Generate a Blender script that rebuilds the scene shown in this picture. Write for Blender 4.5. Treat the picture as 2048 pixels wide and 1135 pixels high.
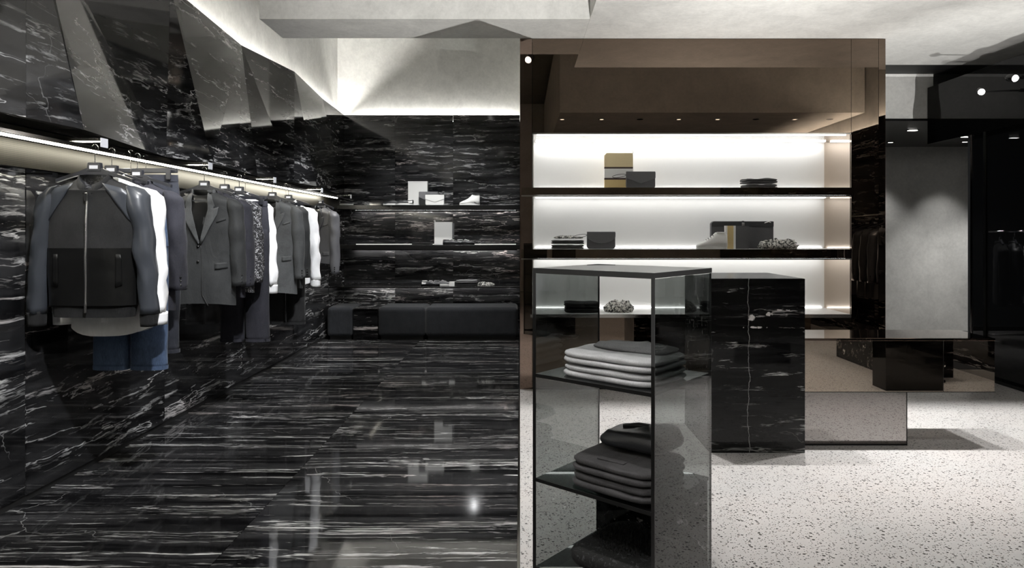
import bpy, bmesh, math, random
from math import sin, cos, pi, radians, sqrt
from mathutils import Vector, Matrix, noise as mnoise

for o in list(bpy.data.objects):
    bpy.data.objects.remove(o)
scene = bpy.context.scene
COL = scene.collection
rnd = random.Random(7)

# ------------------------------------------------------------------ camera, world, exposure
F, CX, CY, H = 1365.0, 1040.0, 466.0, 1.4          # focal length and vanishing point in photo pixels, eye height
cam = bpy.data.cameras.new('camera')
cam.sensor_width = 36.0
cam.lens = 36.0 * F / 2048.0
cam.shift_x = -(CX - 1024.0) / 2048.0
cam.shift_y = -(567.5 - CY) / 2048.0
cam.clip_start = 0.05
camera = bpy.data.objects.new('camera', cam)
camera.location = (0, 0, H)
camera.rotation_euler = (pi / 2, 0, 0)
COL.objects.link(camera)
scene.camera = camera

world = bpy.data.worlds.new('world')
scene.world = world
world.use_nodes = True
world.node_tree.nodes['Background'].inputs[0].default_value = (0.9, 0.95, 1.0, 1)
world.node_tree.nodes['Background'].inputs[1].default_value = 0.02

vs = scene.view_settings
vs.view_transform = 'Standard'
vs.look = 'None'
vs.gamma = 1.0
vs.use_curve_mapping = False
vs.exposure = 0.0
scene.cycles.max_bounces = 10
scene.cycles.glossy_bounces = 6
scene.cycles.transparent_max_bounces = 16
scene.cycles.diffuse_bounces = 4
scene.cycles.sample_clamp_indirect = 6.0
scene.cycles.caustics_reflective = True
scene.cycles.blur_glossy = 1.0
scene.cycles.caustics_refractive = False
scene.cycles.use_denoising = True


def at(px, py, Y):
    """world point seen at photo pixel (px, py) at depth Y"""
    return Vector(((px - CX) * Y / F, Y, H - (py - CY) * Y / F))


# ------------------------------------------------------------------ materials
def newmat(name):
    m = bpy.data.materials.new(name)
    m.use_nodes = True
    nt = m.node_tree
    return m, nt, nt.nodes['Principled BSDF'], nt.nodes['Material Output']


def nd(nt, typ, **kw):
    n = nt.nodes.new(typ)
    for k, v in kw.items():
        if k.startswith('i_'):
            n.inputs[k[2:].replace('_', ' ')].default_value = v
        else:
            setattr(n, k, v)
    return n


def mth(nt, op, a, b=None, clamp=False):
    n = nd(nt, 'ShaderNodeMath', operation=op, use_clamp=clamp)
    for i, v in enumerate((a, b)):
        if v is None:
            continue
        if isinstance(v, (int, float)):
            n.inputs[i].default_value = v
        else:
            nt.links.new(v, n.inputs[i])
    return n.outputs[0]


def mrange(nt, v, a, b, c=0.0, d=1.0):
    n = nd(nt, 'ShaderNodeMapRange')
    nt.links.new(v, n.inputs[0])
    for i, x in enumerate((a, b, c, d)):
        n.inputs[i + 1].default_value = x
    return n.outputs[0]


def mixc(nt, f, a, b):
    n = nd(nt, 'ShaderNodeMix', data_type='RGBA')
    if isinstance(f, (int, float)):
        n.inputs[0].default_value = f
    else:
        nt.links.new(f, n.inputs[0])
    for i, v in ((6, a), (7, b)):
        if isinstance(v, tuple):
            n.inputs[i].default_value = (*v[:3], 1)
        else:
            nt.links.new(v, n.inputs[i])
    return n.outputs[2]


def tnoise(nt, vec, scale, detail=3, rough=0.5, dist=0.0):
    n = nd(nt, 'ShaderNodeTexNoise')
    n.inputs['Scale'].default_value = scale
    n.inputs['Detail'].default_value = detail
    n.inputs['Roughness'].default_value = rough
    n.inputs['Distortion'].default_value = dist
    if vec is not None:
        nt.links.new(vec, n.inputs['Vector'])
    return n


def plain(name, col, rough=0.5, metal=0.0, spec=0.5, var=0.08, nscale=40.0, bump=0.0, sheen=0.0, coat=0.0):
    """procedural: base colour with a fine noise variation and optional relief"""
    m, nt, b, out = newmat(name)
    tc = nd(nt, 'ShaderNodeTexCoord')
    n = tnoise(nt, tc.outputs['Object'], nscale, 4, 0.6)
    lo = tuple(max(0, c * (1 - var)) for c in col)
    hi = tuple(min(1, c * (1 + var)) for c in col)
    nt.links.new(mixc(nt, n.outputs[0], lo, hi), b.inputs['Base Color'])
    b.inputs['Roughness'].default_value = rough
    b.inputs['Metallic'].default_value = metal
    b.inputs['Specular IOR Level'].default_value = spec
    b.inputs['Sheen Weight'].default_value = sheen
    b.inputs['Coat Weight'].default_value = coat
    if bump:
        bp = nd(nt, 'ShaderNodeBump')
        bp.inputs['Strength'].default_value = bump
        bp.inputs['Distance'].default_value = 0.004
        nt.links.new(n.outputs[0], bp.inputs['Height'])
        nt.links.new(bp.outputs[0], b.inputs['Normal'])
    return m


def emit(name, col, strength):
    m, nt, b, out = newmat(name)
    nt.nodes.remove(b)
    e = nd(nt, 'ShaderNodeEmission')
    e.inputs[0].default_value = (*col, 1)
    e.inputs[1].default_value = strength
    nt.links.new(e.outputs[0], out.inputs[0])
    return m


def marble(name, axis, long=0.9, cross=8.0, dens=1.0, rough=0.06, spec=0.6, base=0.009, feature=None):
    """black marble, white veins drawn out along one world axis"""
    m, nt, b, out = newmat(name)
    geo = nd(nt, 'ShaderNodeNewGeometry')
    oi = nd(nt, 'ShaderNodeObjectInfo')
    sc = nd(nt, 'ShaderNodeVectorMath', operation='SCALE')
    sc.inputs[0].default_value = (7.3, 5.1, 6.7)
    nt.links.new(oi.outputs['Random'], sc.inputs['Scale'])
    ad = nd(nt, 'ShaderNodeVectorMath', operation='ADD')
    nt.links.new(geo.outputs['Position'], ad.inputs[0])
    nt.links.new(sc.outputs[0], ad.inputs[1])
    mp = nd(nt, 'ShaderNodeMapping')
    s = [cross, cross, cross]
    s[axis] = long
    mp.inputs['Scale'].default_value = s
    nt.links.new(ad.outputs[0], mp.inputs[0])
    w = tnoise(nt, ad.outputs[0], 1.7, 3, 0.55)
    w2 = nd(nt, 'ShaderNodeVectorMath', operation='MULTIPLY_ADD')
    nt.links.new(w.outputs['Color'], w2.inputs[0])
    w2.inputs[1].default_value = (0.8, 0.8, 0.8)
    nt.links.new(mp.outputs[0], w2.inputs[2])
    vec = w2.outputs[0]
    # long thin veins
    n1 = tnoise(nt, vec, 0.9, 5, 0.62)
    r1 = mrange(nt, mth(nt, 'ABSOLUTE', mth(nt, 'SUBTRACT', n1.outputs[0], 0.5)), 0.0, 0.016, 1.0, 0.0)
    m1 = mrange(nt, tnoise(nt, vec, 0.55, 3, 0.6).outputs[0], 0.53 - 0.04 * (dens - 1), 0.66, 0, 1)
    v1 = mth(nt, 'MULTIPLY', r1, m1)
    # short flecks in bands
    n2 = tnoise(nt, vec, 2.6, 8, 0.68)
    r2 = mrange(nt, n2.outputs[0], 0.60 - 0.03 * (dens - 1), 0.69, 0, 1)
    m2 = mrange(nt, tnoise(nt, mp.outputs[0], 0.5, 2, 0.5).outputs[0], 0.40, 0.56, 0, 1)
    v2 = mth(nt, 'MULTIPLY', r2, m2)
    # rare bold streaks
    n3 = tnoise(nt, vec, 0.7, 4, 0.55)
    r3 = mrange(nt, n3.outputs[0], 0.685, 0.72, 0, 1)
    v3 = mth(nt, 'MULTIPLY', r3, mrange(nt, tnoise(nt, vec, 3.1, 3, 0.6).outputs[0], 0.42, 0.6, 0, 1))
    # hairline cracks that cross the bedding
    vo = nd(nt, 'ShaderNodeTexVoronoi', feature='DISTANCE_TO_EDGE')
    vo.inputs['Scale'].default_value = 0.9
    cw = nd(nt, 'ShaderNodeVectorMath', operation='MULTIPLY_ADD')
    nt.links.new(tnoise(nt, ad.outputs[0], 3.0, 4, 0.6).outputs['Color'], cw.inputs[0])
    cw.inputs[1].default_value = (0.35, 0.35, 0.35)
    nt.links.new(ad.outputs[0], cw.inputs[2])
    nt.links.new(cw.outputs[0], vo.inputs['Vector'])
    cr = mrange(nt, vo.outputs['Distance'], 0.0, 0.003, 0.22, 0.0)
    cm = mrange(nt, tnoise(nt, ad.outputs[0], 1.3, 2, 0.5).outputs[0], 0.52, 0.6, 0, 1)
    v4 = mth(nt, 'MULTIPLY', cr, cm)
    v = mth(nt, 'MAXIMUM', mth(nt, 'MAXIMUM', v1, mth(nt, 'MULTIPLY', v2, 0.85)), mth(nt, 'MAXIMUM', v3, v4), True)
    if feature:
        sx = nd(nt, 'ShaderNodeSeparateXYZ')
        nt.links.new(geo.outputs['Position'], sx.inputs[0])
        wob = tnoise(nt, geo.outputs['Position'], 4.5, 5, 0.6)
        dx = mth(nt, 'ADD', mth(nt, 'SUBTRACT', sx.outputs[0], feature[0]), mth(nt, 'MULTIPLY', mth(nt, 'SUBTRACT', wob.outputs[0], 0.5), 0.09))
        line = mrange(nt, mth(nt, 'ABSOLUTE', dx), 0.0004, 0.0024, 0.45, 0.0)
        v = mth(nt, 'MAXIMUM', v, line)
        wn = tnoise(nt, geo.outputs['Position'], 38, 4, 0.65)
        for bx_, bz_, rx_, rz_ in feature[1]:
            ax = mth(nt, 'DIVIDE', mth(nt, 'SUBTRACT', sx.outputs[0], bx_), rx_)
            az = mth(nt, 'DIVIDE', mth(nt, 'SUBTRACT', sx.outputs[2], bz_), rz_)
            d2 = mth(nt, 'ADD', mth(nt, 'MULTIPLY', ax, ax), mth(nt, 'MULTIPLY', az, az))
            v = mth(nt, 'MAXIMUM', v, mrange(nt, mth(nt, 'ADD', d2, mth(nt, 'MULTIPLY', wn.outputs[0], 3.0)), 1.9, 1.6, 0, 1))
    cl = tnoise(nt, vec, 1.1, 5, 0.65)
    dark = mixc(nt, mrange(nt, cl.outputs[0], 0.4, 0.75), (base * 0.5, base * 0.5, base * 0.55), (base * 4.2, base * 4.2, base * 4.4))
    pk = mixc(nt, mrange(nt, tnoise(nt, ad.outputs[0], 0.8, 2).outputs[0], 0.55, 0.75), (0.74, 0.74, 0.74), (0.62, 0.52, 0.50))
    nt.links.new(mixc(nt, v, dark, pk), b.inputs['Base Color'])
    b.inputs['Roughness'].default_value = rough
    b.inputs['Specular IOR Level'].default_value = spec
    return m


def terrazzo():
    m, nt, b, out = newmat('terrazzo')
    geo = nd(nt, 'ShaderNodeNewGeometry')
    p = geo.outputs['Position']
    col = None
    big = mixc(nt, mrange(nt, tnoise(nt, p, 1.3, 3, 0.6).outputs[0], 0.35, 0.65), (0.425, 0.418, 0.412), (0.46, 0.438, 0.427))
    fine = tnoise(nt, p, 260, 3, 0.7)
    col = mixc(nt, mrange(nt, fine.outputs[0], 0.42, 0.3, 0, 0.45), big, (0.30, 0.28, 0.26))
    for scale, th, rad, dk in ((58, 0.48, 0.44, (0.05, 0.047, 0.045)), (120, 0.34, 0.48, (0.07, 0.065, 0.06)), (90, 0.80, 0.45, (0.30, 0.26, 0.24))):
        vo = nd(nt, 'ShaderNodeTexVoronoi')
        vo.inputs['Scale'].default_value = scale
        nt.links.new(p, vo.inputs['Vector'])
        sep = nd(nt, 'ShaderNodeSeparateColor')
        nt.links.new(vo.outputs['Color'], sep.inputs[0])
        pick = mth(nt, 'GREATER_THAN', sep.outputs[0], th)
        siz = mth(nt, 'MULTIPLY', sep.outputs[1], rad)
        ins = mth(nt, 'LESS_THAN', vo.outputs['Distance'], siz)
        col = mixc(nt, mth(nt, 'MULTIPLY', pick, ins), col, dk)
    nt.links.new(col, b.inputs['Base Color'])
    b.inputs['Roughness'].default_value = 0.38
    b.inputs['Specular IOR Level'].default_value = 0.35
    return m


def plaster(name, c=(0.665, 0.66, 0.635)):
    m, nt, b, out = newmat(name)
    geo = nd(nt, 'ShaderNodeNewGeometry')
    mp = nd(nt, 'ShaderNodeMapping')
    mp.inputs['Scale'].default_value = (1, 1, 1)
    nt.links.new(geo.outputs['Position'], mp.inputs[0])
    n = tnoise(nt, mp.outputs[0], 3.0, 6, 0.65, 0.6)
    n2 = tnoise(nt, mp.outputs[0], 26, 5, 0.7, 0.4)
    f = mth(nt, 'ADD', mth(nt, 'MULTIPLY', n.outputs[0], 0.6), mth(nt, 'MULTIPLY', n2.outputs[0], 0.4))
    lo = tuple(x * 0.84 for x in c)
    hi = tuple(min(1, x * 1.14) for x in c)
    nt.links.new(mixc(nt, mrange(nt, f, 0.35, 0.65), lo, hi), b.inputs['Base Color'])
    b.inputs['Roughness'].default_value = 0.75
    b.inputs['Specular IOR Level'].default_value = 0.25
    bp = nd(nt, 'ShaderNodeBump')
    bp.inputs['Strength'].default_value = 0.12
    bp.inputs['Distance'].default_value = 0.01
    nt.links.new(f, bp.inputs['Height'])
    nt.links.new(bp.outputs[0], b.inputs['Normal'])
    return m


def mirror(name, col, rough=0.012):
    m, nt, b, out = newmat(name)
    tc = nd(nt, 'ShaderNodeTexCoord')
    n = tnoise(nt, tc.outputs['Object'], 2.0, 2)
    nt.links.new(mixc(nt, n.outputs[0], tuple(c * 0.98 for c in col), tuple(c * 1.02 for c in col)), b.inputs['Base Color'])
    b.inputs['Metallic'].default_value = 1.0
    b.inputs['Roughness'].default_value = rough
    return m


def tinted(name, tint, ior=1.5, refl=1.0):
    """tinted sheet glass: coloured see-through plus a Fresnel reflection"""
    m, nt, b, out = newmat(name)
    nt.nodes.remove(b)
    tr = nd(nt, 'ShaderNodeBsdfTransparent')
    tr.inputs[0].default_value = (*tint, 1)
    gl = nd(nt, 'ShaderNodeBsdfGlossy')
    gl.inputs['Roughness'].default_value = 0.0
    gl.inputs[0].default_value = (refl, refl, refl, 1)
    fr = nd(nt, 'ShaderNodeFresnel')
    ge = nd(nt, 'ShaderNodeNewGeometry')
    nt.links.new(mrange(nt, ge.outputs['Backfacing'], 0, 1, ior, 1.0 / ior), fr.inputs[0])
    mx = nd(nt, 'ShaderNodeMixShader')
    nt.links.new(fr.outputs[0], mx.inputs[0])
    nt.links.new(tr.outputs[0], mx.inputs[1])
    nt.links.new(gl.outputs[0], mx.inputs[2])
    nt.links.new(mx.outputs[0], out.inputs[0])
    return m


def speckled(name, dark, light, scale, th=0.5, rough=0.8):
    m, nt, b, out = newmat(name)
    tc = nd(nt, 'ShaderNodeTexCoord')
    n = tnoise(nt, tc.outputs['Object'], scale, 3, 0.7, 1.2)
    nt.links.new(mixc(nt, mrange(nt, n.outputs[0], th - 0.03, th + 0.03), dark, light), b.inputs['Base Color'])
    b.inputs['Roughness'].default_value = rough
    bp = nd(nt, 'ShaderNodeBump')
    bp.inputs['Strength'].default_value = 0.5
    bp.inputs['Distance'].default_value = 0.006
    nt.links.new(n.outputs[0], bp.inputs['Height'])
    nt.links.new(bp.outputs[0], b.inputs['Normal'])
    return m


def weave(name, col, rough=0.85, var=0.35, scale=900.0, stretch=(1, 1, 0.12), sheen=0.04):
    m, nt, b, out = newmat(name)
    tc = nd(nt, 'ShaderNodeTexCoord')
    mp = nd(nt, 'ShaderNodeMapping')
    mp.inputs['Scale'].default_value = stretch
    nt.links.new(tc.outputs['Object'], mp.inputs[0])
    n = tnoise(nt, mp.outputs[0], scale, 3, 0.6)
    n2 = tnoise(nt, tc.outputs['Object'], 9, 3, 0.6)
    f = mth(nt, 'ADD', mth(nt, 'MULTIPLY', n.outputs[0], 0.6), mth(nt, 'MULTIPLY', n2.outputs[0], 0.4))
    lo = tuple(c * (1 - var) for c in col)
    hi = tuple(min(1, c * (1 + var)) for c in col)
    nt.links.new(mixc(nt, mrange(nt, f, 0.38, 0.62), lo, hi), b.inputs['Base Color'])
    b.inputs['Roughness'].default_value = rough
    b.inputs['Specular IOR Level'].default_value = 0.3
    b.inputs['Sheen Weight'].default_value = sheen
    bp = nd(nt, 'ShaderNodeBump')
    bp.inputs['Strength'].default_value = 0.55
    bp.inputs['Distance'].default_value = 0.012
    mp2 = nd(nt, 'ShaderNodeMapping')
    mp2.inputs['Scale'].default_value = (1.0, 1.0, 0.45)
    nt.links.new(tc.outputs['Object'], mp2.inputs[0])
    n3 = tnoise(nt, mp2.outputs[0], 13, 3, 0.5, 0.8)
    nt.links.new(n3.outputs[0], bp.inputs['Height'])
    nt.links.new(bp.outputs[0], b.inputs['Normal'])
    return m


def perforated(name):
    m, nt, b, out = newmat(name)
    geo = nd(nt, 'ShaderNodeNewGeometry')
    mp = nd(nt, 'ShaderNodeMapping')
    mp.inputs['Scale'].default_value = (1, 1, 1)
    nt.links.new(geo.outputs['Position'], mp.inputs[0])
    vo = nd(nt, 'ShaderNodeTexVoronoi')
    vo.inputs['Scale'].default_value = 110
    vo.inputs['Randomness'].default_value = 0.0
    nt.links.new(mp.outputs[0], vo.inputs['Vector'])
    hole = mth(nt, 'LESS_THAN', vo.outputs['Distance'], 0.36)
    nt.links.new(mixc(nt, hole, (0.026, 0.023, 0.015), (0.004, 0.004, 0.003)), b.inputs['Base Color'])
    b.inputs['Metallic'].default_value = 0.6
    b.inputs['Roughness'].default_value = 0.35
    return m


M = {}
M['marble_floor'] = marble('marble_floor', 0, 0.55, 13.0, 2.0, 0.05, 0.40, 0.010)
M['marble_left'] = marble('marble_left', 1, 0.85, 8.5, 2.0, 0.05, 0.7, 0.010)
M['marble_back'] = marble('marble_back', 0, 1.0, 11.0, 2.2, 0.08, 0.5, 0.013)
M['marble_plinth'] = marble('marble_plinth', 0, 1.2, 11.0, 0.9, 0.04, 0.28, 0.005)
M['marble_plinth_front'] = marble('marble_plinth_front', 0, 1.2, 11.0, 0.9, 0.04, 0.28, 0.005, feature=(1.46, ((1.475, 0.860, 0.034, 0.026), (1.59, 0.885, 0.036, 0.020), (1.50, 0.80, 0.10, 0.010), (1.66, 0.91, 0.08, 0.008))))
M['terrazzo'] = terrazzo()
M['plaster'] = plaster('plaster')
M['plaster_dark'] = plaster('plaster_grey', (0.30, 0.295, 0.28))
M['bronze'] = mirror('bronze_mirror', (0.150, 0.116, 0.090))
M['bronze_table'] = mirror('bronze_mirror_table', (0.60, 0.51, 0.43))
M['bronze_dark'] = mirror('bronze_mirror_dark', (0.22, 0.165, 0.135))
M['greymirror'] = mirror('grey_mirror', (0.33, 0.31, 0.30))
M['steel'] = mirror('polished_steel', (0.62, 0.60, 0.58), 0.12)
M['chrome'] = mirror('chrome', (0.75, 0.75, 0.75), 0.06)
M['tower_glass'] = tinted('grey_tinted_glass', (0.53, 0.55, 0.545), 1.6)
M['shelf_glass'] = tinted('dark_tinted_glass', (0.25, 0.275, 0.27), 1.6)
M['wall_glass'] = tinted('black_tinted_glass', (0.34, 0.34, 0.345), 1.5)
M['white_glow'] = plain('white_satin_panel', (0.80, 0.80, 0.79), 0.35, var=0.01)
M['black'] = plain('black_lacquer', (0.006, 0.006, 0.006), 0.25)
M['black_gloss'] = plain('black_glass', (0.004, 0.004, 0.004), 0.03, spec=0.3)
M['black_matt'] = plain('black_matt', (0.01, 0.01, 0.01), 0.6)
M['frame_black'] = plain('black_anodised_frame', (0.004, 0.004, 0.004), 0.4)
M['led_warm'] = emit('led_warm', (1.0, 0.95, 0.80), 42)
M['led_cove'] = emit('led_cove', (1.0, 0.98, 0.93), 70)
M['led_cove_left'] = emit('led_cove_left', (1.0, 0.98, 0.93), 130)
M['led_niche'] = emit('led_niche', (1.0, 0.99, 0.965), 7.2)
M['led_niche_top'] = emit('led_niche_top', (1.0, 0.99, 0.965), 17)
M['led_front_fill'] = emit('led_front_fill', (1.0, 0.99, 0.965), 9)
M['led_soft'] = emit('led_soft', (1.0, 0.98, 0.94), 1.2)
M['led_alcove'] = emit('led_alcove', (1.0, 0.98, 0.94), 26)
M['lamp_face'] = emit('lamp_face', (1.0, 0.97, 0.92), 14)
M['perforated'] = perforated('perforated_brass')
M['velvet'] = weave('charcoal_velvet', (0.022, 0.024, 0.028), 0.95, 0.25, 300, (1, 1, 1), 0.12)
M['wool_black'] = weave('black_wool', (0.012, 0.012, 0.0125))
M['wool_char'] = weave('charcoal_wool', (0.020, 0.021, 0.0215), 0.7)
M['wool_grey'] = weave('grey_wool', (0.052, 0.054, 0.055), 0.7)
M['wool_navy'] = weave('navy_wool', (0.022, 0.022, 0.029))
M['satin'] = plain('slate_satin', (0.036, 0.040, 0.048), 0.34, var=0.2, nscale=12, bump=0.15)
M['black_satin'] = plain('black_satin', (0.006, 0.006, 0.006), 0.28, spec=0.35, var=0.4, nscale=9, bump=0.5)
M['rib'] = weave('black_rib_knit', (0.009, 0.009, 0.0095), 0.9, 0.5, 500, (1, 1, 0.02))
M['cotton_white'] = weave('white_cotton', (0.88, 0.88, 0.89), 0.8, 0.04, 60, (1, 1, 0.4))
M['denim'] = weave('blue_denim', (0.055, 0.085, 0.15), 0.85, 0.35, 500, (1, 1, 0.1))
M['denim_dark'] = weave('dark_denim', (0.022, 0.024, 0.032), 0.85, 0.35, 500, (1, 1, 0.1))
M['denim_grey'] = weave('charcoal_denim', (0.05, 0.048, 0.05), 0.9, 0.4, 600, (1, 1, 0.2))
M['melange'] = weave('grey_melange_knit', (0.42, 0.42, 0.43), 0.95, 0.22, 350, (1, 1, 1))
M['melange_dark'] = weave('dark_grey_melange_knit', (0.16, 0.16, 0.165), 0.95, 0.25, 350, (1, 1, 1))
M['lining'] = speckled('quilted_lining', (0.02, 0.02, 0.022), (0.10, 0.10, 0.105), 45, 0.55, 0.4)
M['pattern'] = speckled('black_white_jacquard', (0.012, 0.012, 0.014), (0.42, 0.42, 0.44), 55, 0.56)
M['print'] = speckled('printed_scarf', (0.015, 0.015, 0.015), (0.65, 0.64, 0.60), 45, 0.50)
M['leather'] = plain('black_leather', (0.03, 0.031, 0.034), 0.38, var=0.15, nscale=120, bump=0.25)
M['leather_grey'] = plain('graphite_leather', (0.080, 0.080, 0.086), 0.45, var=0.15, nscale=150, bump=0.25)
M['leather_flap'] = plain('graphite_leather_pale', (0.125, 0.125, 0.132), 0.42, var=0.12, nscale=150, bump=0.2)  # lighter tone of the graphite leather, sets off flap and top edge
M['leather_white'] = plain('white_leather', (0.80, 0.80, 0.78), 0.4, var=0.03, nscale=100, bump=0.1)
M['leather_tan'] = plain('tan_leather', (0.60, 0.46, 0.22), 0.45, var=0.06, nscale=100, bump=0.1)
M['leather_beige'] = plain('beige_leather', (0.72, 0.60, 0.36), 0.45, var=0.05, nscale=100, bump=0.1)
M['leather_brown'] = plain('dark_brown_leather', (0.06, 0.035, 0.03), 0.5)
M['rubber_white'] = plain('white_rubber', (0.78, 0.78, 0.76), 0.5, var=0.03)
M['fur'] = speckled('black_fur', (0.006, 0.006, 0.006), (0.05, 0.05, 0.055), 60, 0.6)
M['silver'] = mirror('silver_metal', (0.8, 0.8, 0.8), 0.25)
M['label'] = plain('pale_label', (0.55, 0.56, 0.60), 0.5, var=0.05)
M['hanger'] = plain('black_hanger_wood', (0.018, 0.019, 0.024), 0.3)
M['wall_dark'] = plain('dark_wall_paint', (0.012, 0.012, 0.012), 0.5)
M['floor_dark'] = plain('dark_carpet', (0.14, 0.135, 0.13), 0.8, var=0.3, nscale=60)


# ------------------------------------------------------------------ mesh helpers
def tag(o, label=None, cat=None, group=None, kind=None):
    if label: o['label'] = label
    if cat: o['category'] = cat
    if group: o['group'] = group
    if kind: o['kind'] = kind
    return o


def thing(name, loc, label, cat, rz=0.0, group=None):
    o = bpy.data.objects.new(name, None)
    o.empty_display_size = 0.1
    o.location = loc
    o.rotation_euler = (0, 0, rz)
    COL.objects.link(o)
    return tag(o, label, cat, group)


def world_of(o):
    m = Matrix.Identity(4)
    while o is not None:
        m = Matrix.Translation(o.location) @ o.rotation_euler.to_matrix().to_4x4() @ m
        o = o.parent
    return m


class MB:
    def __init__(self):
        self.v, self.f = [], []

    def add(self, vs_, fs_):
        k = len(self.v)
        self.v += [tuple(p) for p in vs_]
        self.f += [tuple(i + k for i in f) for f in fs_]
        return self

    def box(self, x0, x1, y0, y1, z0, z1):
        return self.add([(x, y, z) for z in (z0, z1) for y in (y0, y1) for x in (x0, x1)],
                        [(0, 2, 3, 1), (4, 5, 7, 6), (0, 1, 5, 4), (2, 6, 7, 3), (0, 4, 6, 2), (1, 3, 7, 5)])

    def cbox(self, c, s):
        return self.box(c[0] - s[0] / 2, c[0] + s[0] / 2, c[1] - s[1] / 2, c[1] + s[1] / 2, c[2] - s[2] / 2, c[2] + s[2] / 2)

    def loft(self, rings, cap=True):
        k, n = len(self.v), len(rings[0])
        for r in rings:
            self.v += [tuple(p) for p in r]
        for i in range(len(rings) - 1):
            for j in range(n):
                a, b_ = k + i * n + j, k + i * n + (j + 1) % n
                self.f.append((a, b_, b_ + n, a + n))
        if cap:
            self.f.append(tuple(k + j for j in range(n))[::-1])
            self.f.append(tuple(k + (len(rings) - 1) * n + j for j in range(n)))
        return self

    def tube(self, path, r, n=8, cap=True):
        path = [Vector(p) for p in path]
        rs = r if isinstance(r, (list, tuple)) else [r] * len(path)
        rings, up = [], None
        for i, p in enumerate(path):
            d = (path[min(i + 1, len(path) - 1)] - path[max(i - 1, 0)]).normalized()
            if up is None:
                up = Vector((0, 0, 1)) if abs(d.z) < 0.9 else Vector((0, 1, 0))
            a = d.cross(up)
            if a.length < 1e-5:
                a = d.orthogonal()
            a.normalize()
            b_ = a.cross(d).normalized()
            up = b_
            rings.append([p + a * (rs[i] * cos(2 * pi * j / n)) + b_ * (rs[i] * sin(2 * pi * j / n)) for j in range(n)])
        return self.loft(rings, cap)

    def lathe(self, prof, n=20, axis_m=None):
        rings = [[(r * cos(2 * pi * j / n), r * sin(2 * pi * j / n), z) for j in range(n)] for r, z in prof]
        if axis_m is not None:
            rings = [[axis_m @ Vector(p) for p in ring] for ring in rings]
        return self.loft(rings)

    def prism(self, poly, y0, y1):
        """polygon in x,z pushed from y0 to y1"""
        n = len(poly)
        vs_ = [(x, y0, z) for x, z in poly] + [(x, y1, z) for x, z in poly]
        fs_ = [tuple(range(n)), tuple(range(2 * n - 1, n - 1, -1))] + [(i, i + n, (i + 1) % n + n, (i + 1) % n) for i in range(n)]
        return self.add(vs_, fs_)

    def build(self, name, mat, parent=None, smooth=False, bevel=0.0, seg=2, kind=None, local=False, loc=None, fix=True):
        me = bpy.data.meshes.new(name)
        vs_ = self.v
        if parent is not None and not local:
            inv = world_of(parent).inverted()
            vs_ = [inv @ Vector(p) for p in vs_]
        elif parent is None and loc is not None:
            vs_ = [Vector(p) - Vector(loc) for p in vs_]
        me.from_pydata([tuple(p) for p in vs_], [], self.f)
        if fix:
            bm = bmesh.new()
            bm.from_mesh(me)
            bmesh.ops.recalc_face_normals(bm, faces=bm.faces)
            bm.to_mesh(me)
            bm.free()
        me.materials.append(M[mat] if isinstance(mat, str) else mat)
        if smooth:
            for p in me.polygons:
                p.use_smooth = True
        o = bpy.data.objects.new(name, me)
        COL.objects.link(o)
        if parent is not None:
            o.parent = parent
        elif loc is not None:
            o.location = loc
        if bevel:
            md = o.modifiers.new('bevel', 'BEVEL')
            md.width = bevel
            md.segments = seg
            md.limit_method = 'ANGLE'
            md.angle_limit = radians(40)
        if kind:
            o['kind'] = kind
        return o


def copy_tree(o, parent=None):
    c = o.copy()
    COL.objects.link(c)
    c.parent = parent
    for ch in o.children:
        copy_tree(ch, c)
    return c


def bx(name, mat, b, parent=None, bevel=0.0, kind=None, **kw):
    return MB().box(*b).build(name, mat, parent, bevel=bevel, kind=kind, **kw)


def struct(name, mat, b, label, cat):
    o = MB().box(*b).build(name, mat, None, loc=((b[0] + b[1]) / 2, (b[2] + b[3]) / 2, b[4]))
    return tag(o, label, cat, kind='structure')


def light(name, typ, loc, target, energy, parent=None, col=(1, 0.985, 0.96), angle=60, blend=0.5, size=0.05):
    l = bpy.data.lights.new(name, typ)
    l.energy = energy
    l.color = col
    if typ == 'SPOT':
        l.spot_size = radians(angle)
        l.spot_blend = blend
        l.shadow_soft_size = size
    o = bpy.data.objects.new(name, l)
    COL.objects.link(o)
    loc = Vector(loc)
    d = Vector(target) - loc
    q = d.to_track_quat('-Z', 'Y')
    if parent is not None:
        o.parent = parent
        loc = loc - parent.location
    o.location = loc
    o.rotation_mode = 'QUATERNION'
    o.rotation_quaternion = q
    return o

# ================================================================== the setting
YM = 6.13            # plane of the bronze mirror wall
ZT = 3.15            # top of marble and mirror walls
YB = 10.0            # alcove back wall
XL = -2.58           # lower left wall

# ---- floors
struct('floor', 'terrazzo', (0.0, 4.5, -4, 10.2, -0.12, 0.0), 'pale grey speckled terrazzo floor on the right of the shop', 'floor')
fm = struct('floor_marble', 'black_matt', (-2.75, -0.003, -4, 10.2, -0.12, -0.03), 'black marble floor with white veins in the alcove', 'floor')
xs = [-2.62, -1.305, -0.012]
for c in range(2):
    y = -4.0 + (0.55 if c == 0 else 0.0)
    ys = [-4.0] + ([y] if c == 0 else [])
    while ys[-1] < 10.0:
        ys.append(min(10.02, ys[-1] + (2.42 if c == 0 else 2.27)))
    for a, b in zip(ys, ys[1:]):
        bx('marble_slab', 'marble_floor', (xs[c] + 0.0012, xs[c + 1] - 0.0012, a + 0.0012, b - 0.0012, -0.03, 0.0), fm)
t = MB().box(-0.012, 0.0, -4, YM, -0.03, 0.002).build('trim_1', 'steel', None, loc=(0, 0, -0.03))
tag(t, 'slim metal strip between marble and terrazzo floors', 'floor trim', kind='structure')
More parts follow.
